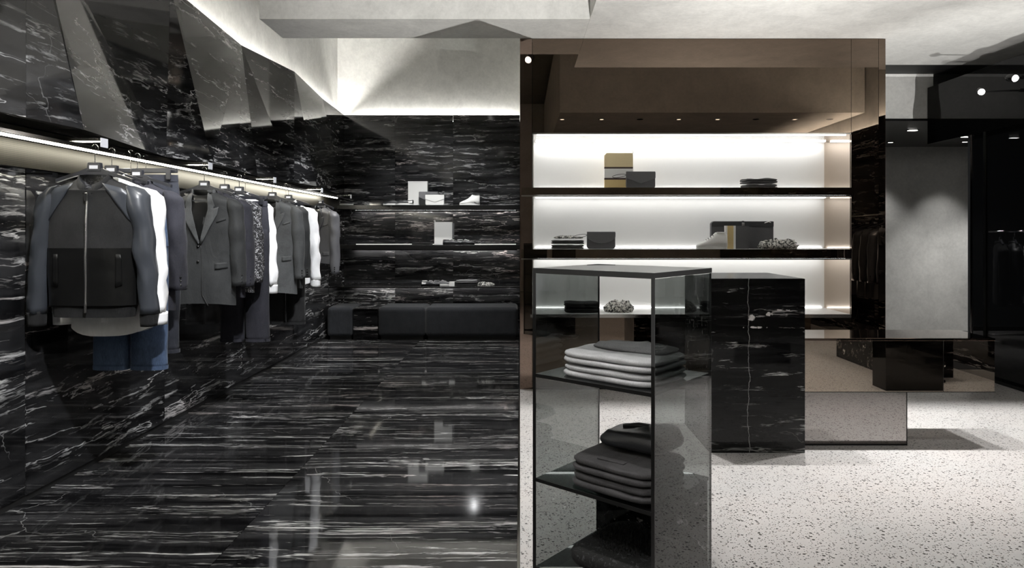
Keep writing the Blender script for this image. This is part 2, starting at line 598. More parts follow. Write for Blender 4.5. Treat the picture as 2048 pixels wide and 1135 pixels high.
struct('floor_fitting_room', 'floor_dark', (4.5, 9.0, 2.0, 10.2, -0.12, 0.0), 'dark carpeted floor behind the black glass wall', 'floor')
t = bx('trim_2', 'black', (4.44, 4.53, 5.2, 7.6, 0.0, 0.03), None, loc=(4.48, 6, 0))
tag(t, 'black threshold strip along the glass wall on the floor', 'floor trim', kind='structure')

# ---- left wall: backing, lower panels, faceted upper panels
wl = struct('wall_left', 'black_matt', (-2.64, -2.60, -4, YB + 0.06, 0, 3.06), 'black marble left wall with faceted panels above the clothes rail', 'wall')
lowy = [-4, -1.6, 0.9, 3.56, 4.95, 6.34, 7.75, 9.2, YB]
for i, (a, b) in enumerate(zip(lowy, lowy[1:])):
    bx('marble_panel', 'marble_left', (-2.60, XL + (0.004 if i % 2 else 0.0), a + 0.0015, b - 0.0015, 0.035, 1.735), wl)
bx('plinth_strip', 'black_matt', (-2.60, -2.585, -4, YB, 0, 0.034), wl)
# faceted panels: top points (y, x) and bottom points
ZU0, ZU1 = 1.945, 3.13
Tp = {'a': (-4, -2.50), 'b': (0.6, -2.36), 'c': (2.0, -2.56), 'e0': (3.385, -2.45), 'e1': (3.55, -2.53), 'e2': (4.78, -2.45), 'e3': (6.28, -2.565), 'e6': (7.31, -2.416), 'e7': (8.78, -2.54), 'e8': (YB, -2.575)}
Bp = {'a': (-4, -2.40), 'b': (0.8, -2.50), 'c': (2.3, -2.38), 'e0': (3.22, -2.33), 'e1': (3.60, -2.30), 'e2': (4.90, -2.54), 'e3': (5.32, -2.40), 'e4': (5.98, -2.46), 'e5': (6.52, -2.507), 'e6': (7.31, -2.42), 'e7': (7.95, -2.37), 'e8': (YB, -2.575)}


def facet(tops, bots):
    pts = [(Tp[k][1], Tp[k][0], ZU1) for k in tops] + [(Bp[k][1], Bp[k][0], ZU0) for k in reversed(bots)]
    g = 0.0008
    c = sum((Vector(p) for p in pts), Vector()) / len(pts)
    pts = [Vector(p) + (c - Vector(p)).normalized() * g * 2 for p in pts]
    back = [Vector((-2.60, p.y, p.z)) for p in pts]
    n = len(pts)
    mb = MB()
    faces = [tuple(range(n))] if n == 3 else [(0, 1, 2), (0, 2, 3)]
    mb.add(pts + back, faces + [tuple(2 * n - 1 - i for i in range(n))] + [(i, i + n, (i + 1) % n + n, (i + 1) % n) for i in range(n)])
    return mb.build('facet_panel', 'marble_left', wl)


for tt, bb in ((('a', 'b'), ('a', 'b')), (('b', 'c'), ('b', 'c')), (('c', 'e0'), ('c', 'e0')), (('e0', 'e1'), ('e0', 'e1')), (('e1', 'e2'), ('e1', 'e2')),
               (('e2', 'e3'), ('e2', 'e3')), (('e3',), ('e3', 'e4')), (('e3',), ('e4', 'e5')), (('e3', 'e6'), ('e5', 'e6')), (('e6', 'e7'), ('e6', 'e7')), (('e7', 'e8'), ('e7', 'e8'))):
    facet(tt, bb)
bx('perforated_band', 'perforated', (-2.60, -2.545, -4, YB - 0.3, 1.738, 1.943), wl)

# ---- plaster above the marble, with the light cove in the gap
struct('wall_left_upper', 'plaster', (-2.86, -2.71, -4, 10.3, 2.95, 4.6), 'grey plaster wall above the left marble with a light cove', 'wall')
struct('wall_back_upper', 'plaster', (-2.86, 0.06, 10.13, 10.3, 2.95, 4.6), 'grey plaster wall above the alcove back marble', 'wall')
bx('trim_3', 'plaster', (-2.72, -2.62, -4, 10.14, 3.0, 3.04), None, loc=(-2.67, 3, 3.0))
tag(bpy.data.objects['trim_3'], 'plaster ledge of the light cove over the left wall', 'ledge', kind='structure')
l = bx('cove_light', 'led_cove_left', (-2.695, -2.655, -3.8, 9.95, 3.042, 3.055), None, loc=(-2.67, 3, 3.04))
tag(l, 'hidden strip light in the cove above the left marble wall', 'strip light')
l = bx('cove_light', 'led_cove', (-2.45, -0.06, 10.07, 10.11, 3.042, 3.055), None, loc=(-1.3, 10.09, 3.04))
tag(l, 'bright strip light in the cove above the alcove back wall', 'strip light')

# ---- alcove back wall
wb = struct('wall_back', 'black_matt', (-2.64, 0.06, YB + 0.03, 10.14, 0, 3.04), 'black marble back wall of the alcove behind the shelves', 'wall')
bxs = [-2.58, -1.83, -0.98, -0.004]
zs = [0.02, 0.66, 1.75, 3.13]
for a, b in zip(bxs, bxs[1:]):
    for c, d in zip(zs, zs[1:]):
        bx('marble_panel', 'marble_back', (a + 0.001, b - 0.001, YB, YB + 0.03, c + 0.001, d - 0.001), wb)

# ---- divider wall between alcove and mirror unit
wd = struct('wall_divider', 'black', (0.012, 0.11, YM + 0.02, 10.13, 0, 3.145), 'thin dark dividing wall between alcove and mirrored niche', 'wall')
bx('marble_panel', 'marble_left', (0.0, 0.012, YM + 0.012, YB, 0, 3.145), wd)
bx('mirror_strip', 'bronze_dark', (0.0, 0.108, YM - 0.002, YM + 0.011, 0.0, 3.145), wd)

# ---- bronze mirror wall
NX0, NX1, NZ0, NZ1, NYB = 0.092, 2.973, 0.672, 2.30, 6.67
wm = struct('wall_mirror', 'black', (0.112, 3.28, NYB + 0.05, NYB + 0.25, 0, 3.145), 'bronze mirror wall around the white lit niche', 'wall')
bx('mirror_panel', 'bronze', (0.112, NX1, YM, YM + 0.02, NZ1 + 0.001, 3.145), wm)
bx('mirror_panel', 'bronze', (NX1 + 0.003, 3.22, YM, YM + 0.02, 0.012, 3.145), wm)
# last strip is set a touch askew
MB().add([(3.223, YM + 0.0, 0.012), (3.285, YM + 0.004, 0.012), (3.285, NYB + 0.2, 0.012), (3.223, NYB + 0.2, 0.012), (3.223, YM + 0.0, 3.145), (3.285, YM + 0.004, 3.145), (3.285, NYB + 0.2, 3.145), (3.223, NYB + 0.2, 3.145)],
         [(0, 1, 5, 4), (1, 2, 6, 5), (2, 3, 7, 6), (3, 0, 4, 7), (0, 3, 2, 1), (4, 5, 6, 7)]).build('mirror_strip', 'bronze', wm)
bx('mirror_panel', 'bronze', (0.112, NX1, YM, YM + 0.02, 0.012, NZ0 - 0.001), wm)
bx('base_strip', 'black', (0.112, 3.285, YM - 0.004, YM + 0.02, 0, 0.012), wm)
bx('side_board', 'black', (NX1 + 0.03, 3.22, YM + 0.021, NYB + 0.05, 0, 3.145), wm)
bx('top_board', 'black', (0.112, NX1 + 0.03, YM + 0.021, NYB + 0.05, NZ1 + 0.05, 3.145), wm)
bx('lower_board', 'black', (0.112, NX1 + 0.03, YM + 0.021, NYB + 0.05, 0, NZ0 - 0.05), wm)

# ---- ceilings
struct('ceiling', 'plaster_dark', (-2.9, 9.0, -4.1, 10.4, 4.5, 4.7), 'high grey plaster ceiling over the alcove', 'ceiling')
struct('ceiling_beam', 'plaster', (-2.13, 0.572, 5.58, YM + 0.001, ZT, 4.5), 'grey plaster box beam hanging in front of the alcove', 'beam')
struct('ceiling_over_divider', 'plaster', (0.002, 0.57, YM + 0.001, 10.2, ZT, 4.5), 'grey plaster bulkhead above the dividing wall', 'ceiling')
struct('ceiling_slab', 'plaster', (0.573, 9.0, 5.05, 7.1, ZT, 4.4), 'flat grey plaster ceiling in front of the mirror wall', 'ceiling')
struct('ceiling_soffit', 'plaster', (0.573, 4.95, -4, 2.46, 3.13, 4.45), 'low plaster soffit with small downlights', 'ceiling')
struct('ceiling_slot', 'black_matt', (3.0, 9.0, 7.1, 7.53, 3.155, 3.2), 'black recessed slot in the ceiling right of the mirror wall', 'ceiling')
struct('wall_fascia', 'plaster', (3.0, 4.56, 7.53, 7.63, 2.665, 3.2), 'white plaster fascia above the black soffit', 'wall')
struct('ceiling_black_soffit', 'black', (3.0, 9.0, 7.54, 9.9, 2.64, 2.664), 'black glossy soffit with slim recessed lights', 'ceiling')
struct('wall_fascia_dark', 'wall_dark', (4.57, 9.0, 7.54, 7.63, 2.665, 3.2), 'dark fascia behind the black glass wall', 'wall')
struct('wall_plaster', 'plaster', (3.0, 6.46, 9.80, 9.95, 0, 2.639), 'grey plaster wall panel lit from above behind the low table', 'wall')
struct('wall_far_right', 'wall_dark', (6.461, 9.0, 9.80, 9.95, 0, 2.639), 'black wall behind the clothes rack on the right', 'wall')
struct('wall_room_end', 'wall_dark', (8.9, 9.0, 2.0, 9.79, 0, 3.15), 'dark end wall beyond the black glass', 'wall')
struct('wall_front', 'plaster', (-2.9, 9.0, -4.3, -4.12, 0, 4.5), 'plaster wall behind the viewer', 'wall')
# ---- right wall (seen in the mirrors) and black glass wall
wr = struct('wall_right', 'black_matt', (4.80, 4.88, -4, 5.20, 0, 2.80), 'black marble right wall seen in the bronze mirror', 'wall')
for a, b in zip((-4, -1.5, 0.9, 3.1, 5.2), (-1.5, 0.9, 3.1, 5.2)):
    bx('marble_panel', 'marble_left', (4.76, 4.80, a + 0.001, b - 0.001, 0, 2.85), wr)
struct('wall_right_upper', 'plaster', (4.97, 5.05, -4, 5.04, 2.6, 4.45), 'grey plaster above the right marble wall with a light cove', 'wall')
l = bx('cove_light', 'led_cove', (4.89, 4.93, -3.5, 5.0, 2.79, 2.80), None, loc=(4.91, 1, 2.79))
tag(l, 'strip light in the cove above the right marble wall', 'strip light')
bx('trim_4', 'plaster', (4.885, 4.969, -4, 5.04, 2.75, 2.789), None, loc=(4.92, 1, 2.75))
tag(bpy.data.objects['trim_4'], 'plaster ledge of the cove on the right', 'ledge', kind='structure')
struct('wall_return', 'wall_dark', (4.89, 8.9, 5.05, 5.2, 0, 3.14), 'dark return wall at the end of the right marble wall', 'wall')
gw = thing('glass_partition', (4.5, 6.4, 0), 'black tinted glass partition wall with dark header on the right', 'partition')
bx('glass_pane', 'wall_glass', (4.495, 4.505, 5.21, 6.58, 0.031, 2.38), gw)
bx('glass_pane', 'wall_glass', (4.495, 4.505, 6.61, 6.80, 0.031, 2.38), gw)
bx('header', 'black_gloss', (4.49, 4.51, 5.21, 7.52, 2.38, 3.0), gw)
bx('post', 'frame_black', (4.485, 4.515, 6.58, 6.61, 0.031, 2.38), gw)
bx('jamb', 'steel', (4.485, 4.515, 6.80, 6.835, 0.031, 2.38), gw)


# ================================================================== lamps
ORD = ('first', 'second', 'third', 'fourth', 'fifth', 'sixth', 'seventh', 'eighth')
def downlight(loc, lit, label, energy=0, tilt=(0, 0), group=None, angle=70, face='lamp_face', r=0.035):
    t = thing('downlight', loc, label, 'downlight', group=group)
    MB().lathe([(r + 0.014, 0.0), (r + 0.014, -0.004), (r, -0.006), (r, 0.0)], 20).build('bezel', 'black', t, local=True, smooth=False)
    MB().lathe([(r - 0.001, -0.0005), (r - 0.004, -0.003), (0.002, -0.0035)], 20).build('lens', face if lit else 'black', t, local=True)
    if energy:
        light('downlight_beam', 'SPOT', (loc[0], loc[1], loc[2] - 0.03), (loc[0] + tilt[0], loc[1] + tilt[1], 0), energy, t, angle=angle, blend=0.6)
    return t


for i, x in enumerate((0.64, 1.24, 1.82, 2.41, 3.0, 3.58, 4.17, 4.70)):
    lit = i not in (2, 5, 7)
    downlight((x, 1.9, 3.128), lit, ('%s lit round downlight from the left in the soffit row' % ORD[[0, 1, 3, 4, 6].index(i)]) if lit else ('%s unlit round downlight from the left in the soffit row' % ORD[[2, 5, 7].index(i)]), 70 if lit else 0,
              (0.0, -0.25), 'lit soffit downlights' if lit else 'unlit soffit downlights', 80)
for i, (px, py) in enumerate(((1825, 260), (1930, 273), (2028, 275))):
    Y = (2.64 - H) * F / (CY - py)
    p = at(px, py, Y)
    lab = ('slim recessed light in black soffit, left of three', 'slim recessed light in black soffit above the plaster wall edge', 'slim recessed light in black soffit at far right')[i]
    t = thing('recessed_light', (p.x, p.y, 2.639), lab, 'downlight', group='slim lights in the black soffit')
    MB().box(-0.06, 0.06, -0.035, 0.035, -0.004, 0.0).build('bezel', 'black', t, local=True)
    MB().box(-0.05, 0.05, -0.022, 0.022, -0.006, -0.004).build('lens', 'lamp_face', t, local=True)
    if i:
        light('recessed_beam', 'SPOT', (p.x, p.y, 2.62), (p.x + 0.3, p.y + 0.1, 0), 75, t, angle=90)
downlight((6.03, 9.25, 2.638), True, 'round downlight grazing the grey plaster wall', 34, (0.0, 0.22), angle=74)
downlight((5.05, 9.3, 2.638), True, 'round downlight near the mirror wall end grazing the plaster wall', 30, (0.0, 0.2), angle=80)


def track_spot(loc, target, energy, label, angle=40, col=(1, 0.985, 0.96), stem=0.12, group=None, size=0.05, face='lamp_face', up=None, k=1.0):
    t = thing('track_spotlight', loc, label, 'spotlight', group=group)
    loc = Vector(loc)
    d = (Vector(target) - loc).normalized()
    q = d.to_track_quat('Z', 'Y').to_matrix().to_4x4() @ Matrix.Scale(k, 4)
    MB().lathe([(0.012, -0.10), (0.036, -0.095), (0.042, -0.07), (0.042, 0.05), (0.039, 0.052), (0.036, 0.03), (0.004, 0.03)], 20, q).build('head', 'black', t, smooth=True, local=True)
    MB().lathe([(0.036, 0.034), (0.035, 0.04), (0.002, 0.042)], 20, q).build('lens', face, t, local=True)
    u = Vector(up) if up else Vector((0, 0, 1))
    MB().tube([(0, 0, 0), u * stem], 0.008, 8).build('stem', 'black', t, local=True)
    MB().cbox(u * (stem + 0.012), (0.10, 0.035, 0.024)).build('adapter', 'black', t, local=True)
    if energy:
        light('spot_beam', 'SPOT', loc + d * 0.06, target, energy, t, col, angle, 0.55, size)
    return t


# track in the ceiling recess above the table and plinth
for i, (x, tx) in enumerate(((0.95, 0.9), (2.05, 2.1), (3.1, 3.2), (4.1, 4.1))):
    track_spot((x, 4.93, 3.95), (tx, 5.35, 0), 430, ORD[i] + ' black track spotlight from the left high in the recess above the tables', 75, group='recess track spotlights', stem=0.4)
for i, (x, tx) in enumerate(((1.2, 1.2), (2.6, 2.8), (3.9, 4.0))):
    track_spot((x, 3.1, 3.95), (tx, 3.3, 0), 28, ORD[i] + ' black track spotlight from the left at the front of the recess', 75, group='front recess spotlights', stem=0.4)
bx('lighting_track', 'black', (0.7, 4.5, 4.91, 4.95, 4.375, 4.40), None, loc=(2.6, 4.93, 4.375))
tag(bpy.data.objects['lighting_track'], 'black lighting track in the recess above the tables', 'lighting track')
bx('lighting_track', 'black', (0.9, 4.3, 3.08, 3.12, 4.375, 4.40), None, loc=(2.6, 3.1, 4.375))
tag(bpy.data.objects['lighting_track.001'], 'black lighting track at the front of the recess', 'lighting track')
# spots aimed at the clothes rail
for i, (y, tgt, e) in enumerate(((1.7, (-2.22, 3.6, 1.35), 560), (3.0, (-2.22, 4.85, 1.35), 560), (4.2, (-2.22, 6.2, 1.35), 560), (6.6, (-2.22, 7.7, 1.4), 350))):
    track_spot((-0.55, y, 3.7), tgt, e, 'black track spotlight aimed at the ' + ('front group of clothes', 'second group of clothes', 'third group of clothes', 'leather jacket')[i] + ' on the rail', 34, col=(0.96, 0.975, 1.0), group='rail track spotlights', stem=0.65)
bx('lighting_track', 'black', (-0.57, -0.53, 0.0, 5.4, 4.375, 4.40), None, loc=(-0.55, 3.5, 4.375))
bx('lighting_track', 'black', (-1.2, -0.4, 6.58, 6.62, 4.375, 4.40), None, loc=(-0.8, 6.6, 4.375))
tag(bpy.data.objects['lighting_track.003'], 'short black lighting track behind the beam', 'lighting track')
tag(bpy.data.objects['lighting_track.002'], 'black lighting track above the alcove', 'lighting track')
# the pair mirrored at the edge of the bronze wall
track_spot((0.04, 4.98, 3.44), (0.2, 6.0, 2.6), 0, 'upper black spotlight mirrored at the left edge of the bronze wall', 30, stem=0.9)
track_spot((0.10, 4.80, 3.30), (-0.3, 6.0, 2.7), 0, 'lower black spotlight mirrored at the left edge of the bronze wall', 30, stem=1.05)
# pair on the glass header at right
p1, p2 = at(1962, 183, 6.0), at(2026, 156, 6.0)
track_spot(p1, p1 + Vector((-0.5, -1.0, -0.35)), 0, 'lower spotlight on the black glass header at right', 30, stem=0.40, up=(1, 0.1, 0.05), k=0.72)
track_spot(p2, p2 + Vector((-0.1, -1.0, -0.3)), 0, 'upper spotlight on the black glass header at far right', 30, stem=0.12, up=(1, 0.2, 0.1), k=0.8)

# spots over the alcove floor
for i, y in enumerate((2.3, 3.6, 6.9, 8.4)):
    track_spot((-1.05, y, 4.15), (-1.2, y + 0.2, 0), 260, ORD[i] + ' black track spotlight over the alcove floor counting from the viewer', 70, group='alcove floor spotlights', stem=0.2)
# unseen uplights added on the floor to brighten the ceiling slab and beam
for i, (x, y, tx) in enumerate(((3.95, 2.55, 4.15), (2.6, 1.2, 2.7), (0.95, 0.5, 0.5))):
    t = thing('added_uplight', (x, y, 0), ('added unseen uplight beside the dark blocks', 'added unseen uplight in the middle of the terrazzo', 'added unseen uplight near the marble edge')[i], 'added fill light')
    ty = 6.5 if i == 0 else 6.1
    d = (Vector((tx, ty, 3.15)) - Vector((x, y, 0.14))).normalized()
    q = Matrix.Translation((0, 0, 0.14)) @ d.to_track_quat('Z', 'Y').to_matrix().to_4x4()
    MB().lathe([(0.07, 0.0), (0.07, 0.012), (0.012, 0.016), (0.012, 0.10)], 20).build('base', 'black', t, local=True, smooth=False)
    MB().lathe([(0.02, -0.06), (0.045, -0.055), (0.05, 0.06), (0.046, 0.06), (0.044, 0.03), (0.004, 0.03)], 20, q).build('head', 'black', t, local=True, smooth=True)
    MB().lathe([(0.043, 0.033), (0.042, 0.038), (0.002, 0.04)], 20, q).build('dark_cap', 'black_matt', t, local=True)
    light('added_uplight_beam', 'SPOT', Vector((x, y, 0.14)) + d * 0.07, (tx, ty, 3.15), (560, 900, 1250)[i], t, angle=(34, 44, 58)[i], blend=0.8, size=0.0)
    if i:
        lp = Vector((0, 0, 0.14)) + d * 0.07
        cut = (2.40 - lp.z) / (6.11 - y - lp.y)
        MB().box(lp.x - 0.30, lp.x + 0.30, lp.y + 0.115, lp.y + 0.120, 0.01, lp.z + 0.118 * cut).build('beam_block', 'black_matt', t, local=True)  # added plate that keeps the uplight beam off the niche
# unseen spot added to brighten the alcove shelves, and the one that lights into the glass tower
track_spot((-0.9, 6.6, 3.95), (-1.1, 9.75, 1.5), 320, 'added unseen track spotlight behind the beam brightening the alcove shelves', 44, stem=0.4, col=(0.97, 0.98, 1.0))
track_spot((-0.55, 0.2, 3.75), (0.32, 2.65, 0.75), 190, 'black track spotlight above the viewer aimed into the glass tower', 24, stem=0.6)

# ================================================================== lit niche with bronze shelves
nu = thing('display_niche', (1.5, YM, 0.6), 'white lit display niche with bronze mirror shelf fronts', 'display shelf')
bx('back_panel', 'white_glow', (NX0 + 0.02, NX1, NYB, NYB + 0.04, NZ0, NZ1), nu)
bx('side_panel', 'bronze_table', (NX1, NX1 + 0.02, YM + 0.02, NYB, NZ0, NZ1), nu)
bx('side_panel', 'white_glow', (NX0 + 0.02, NX0 + 0.03, YM + 0.02, NYB, NZ0, NZ1), nu)
bx('top_panel', 'steel', (NX0 + 0.02, NX1, YM + 0.0, NYB, NZ1 - 0.012, NZ1), nu)
bx('bottom_panel', 'white_glow', (NX0 + 0.02, NX1, YM + 0.01, NYB, NZ0 - 0.03, NZ0), nu)
bx('front_edge', 'steel', (NX0, NX1, YM - 0.004, YM + 0.01, NZ0 - 0.03, NZ0), nu)
SH1, SH2 = 1.809, 1.256
for zt, zb in ((SH1, 1.741), (SH2, 1.175)):
    s = bx('shelf', 'white_glow', (NX0 + 0.03, NX1, YM + 0.012, NYB, zb + 0.004, zt), nu)
    bx('shelf_front', 'bronze', (0.012, NX1, YM - 0.012, YM + 0.011, zb, zt), s)
    bx('shelf_lip', 'steel', (0.012, NX1, YM - 0.010, YM + 0.011, zb - 0.012, zb - 0.0005), s)
# strip lights along the back edges of every bay; front strip added as fill
for zt, zb in ((NZ1 - 0.013, SH1), (1.745, SH2), (1.179, NZ0)):
    nm = 'led_niche_top' if zb == SH1 else 'led_niche'
    bx('led_strip', nm, (NX0 + 0.06, NX1 - 0.03, NYB - 0.10, NYB - 0.06, zt - 0.006, zt - 0.001), nu)
    bx('led_strip', 'led_front_fill', (NX0 + 0.06, NX1 - 0.03, YM + 0.03, YM + 0.045, zt - 0.005, zt - 0.001), nu)  # added to light the goods from the front
    bx('led_strip', nm, (NX0 + 0.06, NX1 - 0.03, NYB - 0.014, NYB - 0.002, zb + 0.001, zb + 0.006), nu)

# ================================================================== alcove shelves and bench
AZ = (1.792, 1.235, 0.655)
for i, z in enumerate(AZ):
    lab = ('upper black glass shelf on the alcove back wall', 'middle black glass shelf on the alcove back wall', 'lowest slim black shelf on the alcove back wall')[i]
    th = (0.058, 0.062, 0.02)[i]
    s = thing('wall_shelf', (-1.3, 9.75, z - th), lab, 'shelf', group='alcove wall shelves')
    bx('board', 'black', (-2.56, -0.004, 9.52, YB - 0.002, z - th, z), s, bevel=0.002)
    bx('led_strip', 'led_alcove', (-2.4, -0.06, YB - 0.055, YB - 0.03, z - th - 0.008, z - th - 0.001), s)
    bx('lip', 'black', (-2.45, -0.04, YB - 0.075, YB - 0.066, z - th - 0.022, z - th - 0.0005), s)
    if i == 1:
        bx('led_strip', 'led_soft', (-2.4, -0.06, YB - 0.014, YB - 0.004, z + 0.001, z + 0.008), s)

BF, BK, BZ = 8.93, 9.5, 0.43


def cushion(x0, x1, label, group=None):
    t = thing('bench_seat', ((x0 + x1) / 2, (BF + BK) / 2, 0), label, 'bench', group=group)
    bx('cushion', 'velvet', (x0, x1, BF, BK, 0.045, BZ), t, bevel=0.05, seg=4)
    bx('base', 'black_matt', (x0 + 0.03, x1 - 0.03, BF + 0.05, BK, 0.0, 0.05), t)
    for x in (x0 + 0.012,):
        pass
    return t


cushion(-2.53, -2.19, 'charcoal velvet bench seat left of the marble block', 'velvet bench seats')
cushion(-1.86, -1.2405, 'charcoal velvet bench seat just right of the marble block', 'velvet bench seats')
cushion(-1.24, -0.03, 'long charcoal velvet bench seat beside the dividing wall', 'velvet bench seats')
mbk = thing('marble_side_block', (-2.025, 9.2, 0), 'black marble block set between the velvet bench seats', 'side table')
bx('block', 'marble_plinth', (-2.185, -1.865, BF + 0.01, BK, 0.0, 0.395), mbk, bevel=0.003)
bx('top', 'marble_plinth', (-2.187, -1.863, BF, BK, 0.396, 0.415), mbk, bevel=0.003)

# ================================================================== clothes rail
RX, RZ = -2.22, 1.842
rl = thing('clothes_rail', (RX, 3.5, RZ), 'long metal clothes rail with a bright strip light along the left wall', 'clothes rail')
bx('rail_bar', 'steel', (RX - 0.011, RX + 0.011, -2.0, 9.1, RZ - 0.008, RZ + 0.008), rl)
bx('light_channel', 'black_matt', (-2.545, -2.40, -2.0, 9.05, RZ + 0.030, RZ + 0.042), rl)
bx('led_strip', 'led_warm', (-2.425, -2.405, -2.0, 9.0, RZ + 0.016, RZ + 0.029), rl)
for y in (0.6, 2.2, 3.62, 4.86, 6.14, 7.6, 8.9):
    br = bx('bracket', 'steel', (-2.545, RX + 0.012, y - 0.03, y + 0.03, RZ + 0.043, RZ + 0.060), rl)
    bx('bracket_cap', 'label', (RX + 0.0125, RX + 0.017, y - 0.03, y + 0.03, RZ + 0.012, RZ + 0.060), br)

# ================================================================== marble plinth, mirrored table
pl = thing('marble_plinth', (1.51, 4.68, 0), 'tall black marble plinth beside the glass shelf tower', 'plinth')
bx('front_slab', 'marble_plinth_front', (1.210, 1.818, 4.353, 4.373, 0.0, 1.11), pl, bevel=0.0015)
bx('side_slab', 'marble_plinth', (1.798, 1.818, 4.374, 5.01, 0.0, 1.09), pl)
bx('side_slab', 'marble_plinth', (1.210, 1.230, 4.374, 5.01, 0.0, 1.09), pl)
bx('back_slab', 'marble_plinth', (1.231, 1.797, 4.99, 5.01, 0.0, 1.09), pl)
bx('top_slab', 'black', (1.210, 1.818, 4.374, 5.01, 1.091, 1.11), pl)

TF, TB = 4.507, 4.90
tb = thing('mirrored_table', (2.3, 4.7, 0), 'low grey mirrored table box with a long bronze mirrored block cantilevered on top', 'table')
lo = bx('lower_box', 'greymirror', (1.825, 2.552, TF, TB, 0.012, 0.350), tb)
bx('edge_trim', 'frame_black', (1.825, 2.556, TF - 0.003, TB, 0.0, 0.011), lo)
bx('edge_trim', 'frame_black', (2.5525, 2.556, TF - 0.003, TF + 0.003, 0.012, 0.350), lo)
up = bx('upper_block', 'bronze_table', (1.825, 3.134, TF, TB, 0.354, 0.690), tb)
bx('edge_trim', 'frame_black', (1.825, 3.137, TF - 0.002, TF + 0.002, 0.3505, 0.3545), up)
bx('seam', 'frame_black', (2.795, 2.797, TF - 0.0015, TF, 0.356, 0.690), up)
bx('table_top', 'bronze_dark', (1.825, 3.137, TF - 0.003, TB + 0.003, 0.691, 0.707), tb, bevel=0.001)

# dark plinths by the right wall that the mirrored table reflects
o = bx('display_block', 'black_gloss', (3.25, 3.76, 2.72, 2.95, 0.0, 0.95), None, loc=(3.5, 2.83, 0), bevel=0.002)
tag(o, 'slim black block reflected in the right half of the mirrored table', 'plinth')
o = bx('display_block', 'marble_plinth', (3.60, 4.2, 1.25, 2.40, 0.0, 0.80), None, loc=(3.9, 1.8, 0), bevel=0.002)
tag(o, 'long dark marble block reflected behind the black one in the mirrored table', 'plinth')

# ================================================================== glass shelf tower
TA = radians(-40.3)
TW, TD, TH = 0.55, 0.465, 1.26
Xd, Yd = Vector((cos(TA), sin(TA), 0)), Vector((-sin(TA), cos(TA), 0))
Nc = Vector((0.473, 2.40, 0))
tc_ = Nc - Xd * (TW / 2) + Yd * (TD / 2)
tw = thing('glass_shelf_tower', tc_, 'tall shelf tower of grey tinted glass with folded clothes', 'shelf tower', rz=TA)
hx, hy = TW / 2, TD / 2


def tbx(name, mat, b, parent=None, **kw):
    return MB().box(*b).build(name, mat, parent or tw, local=True, **kw)


for s in (-1, 1):
    x0 = -hx if s < 0 else hx - 0.010
    pn = tbx('side_panel', 'tower_glass', (x0, x0 + 0.010, -hy + 0.002, hy - 0.002, 0.002, TH - 0.022))
    e0 = -hx - 0.001 if s < 0 else hx - 0.0125
    tbx('edge_trim', 'frame_black', (e0, e0 + 0.0135, -hy - 0.002, -hy + 0.002, 0.0, TH - 0.021), pn)
    tbx('edge_trim', 'frame_black', (e0 + 0.003, e0 + 0.0105, hy - 0.002, hy + 0.001, 0.0, TH - 0.021), pn)
tp = tbx('top_panel', 'shelf_glass', (-hx, hx, -hy, hy, TH - 0.005, TH))
tbx('edge_trim', 'frame_black', (-hx - 0.001, hx + 0.001, -hy - 0.002, -hy + 0.003, TH - 0.021, TH - 0.001), tp)
tbx('edge_trim', 'frame_black', (hx - 0.004, hx + 0.001, -hy + 0.003, hy, TH - 0.019, TH - 0.001), tp)
tbx('edge_trim', 'frame_black', (-hx, -hx + 0.004, -hy + 0.003, hy, TH - 0.021, TH - 0.001), tp)
tbx('edge_trim', 'frame_black', (-hx + 0.004, hx - 0.004, hy - 0.004, hy, TH - 0.012, TH - 0.006), tp)
for z in (0.835, 0.415, 0.06):
    s = tbx('shelf', 'shelf_glass', (-hx + 0.011, hx - 0.0115, -hy + 0.003, hy - 0.003, z - 0.012, z))
    tbx('edge_trim', 'frame_black', (-hx + 0.011, hx - 0.0125, -hy - 0.001, -hy + 0.0025, z - 0.013, z + 0.0005), s)
tbx('back_panel', 'marble_plinth', (-hx + 0.012, hx - 0.013, hy - 0.03, hy - 0.012, 0.061, 0.40))

# ================================================================== garments
NS = 28
EX = 2.6


def prof(tab, z):
    """interpolate (z, a, b) rows, z descending"""
    if z >= tab[0][0]:
        return tab[0][1:]
    for r0, r1 in zip(tab, tab[1:]):
        if r1[0] <= z <= r0[0]:
            t = (r0[0] - z) / (r0[0] - r1[0])
            t = t * t * (3 - 2 * t) * 0.5 + t * 0.5
            return tuple(a + (b - a) * t for a, b in zip(r0[1:], r1[1:]))
    return tab[-1][1:]


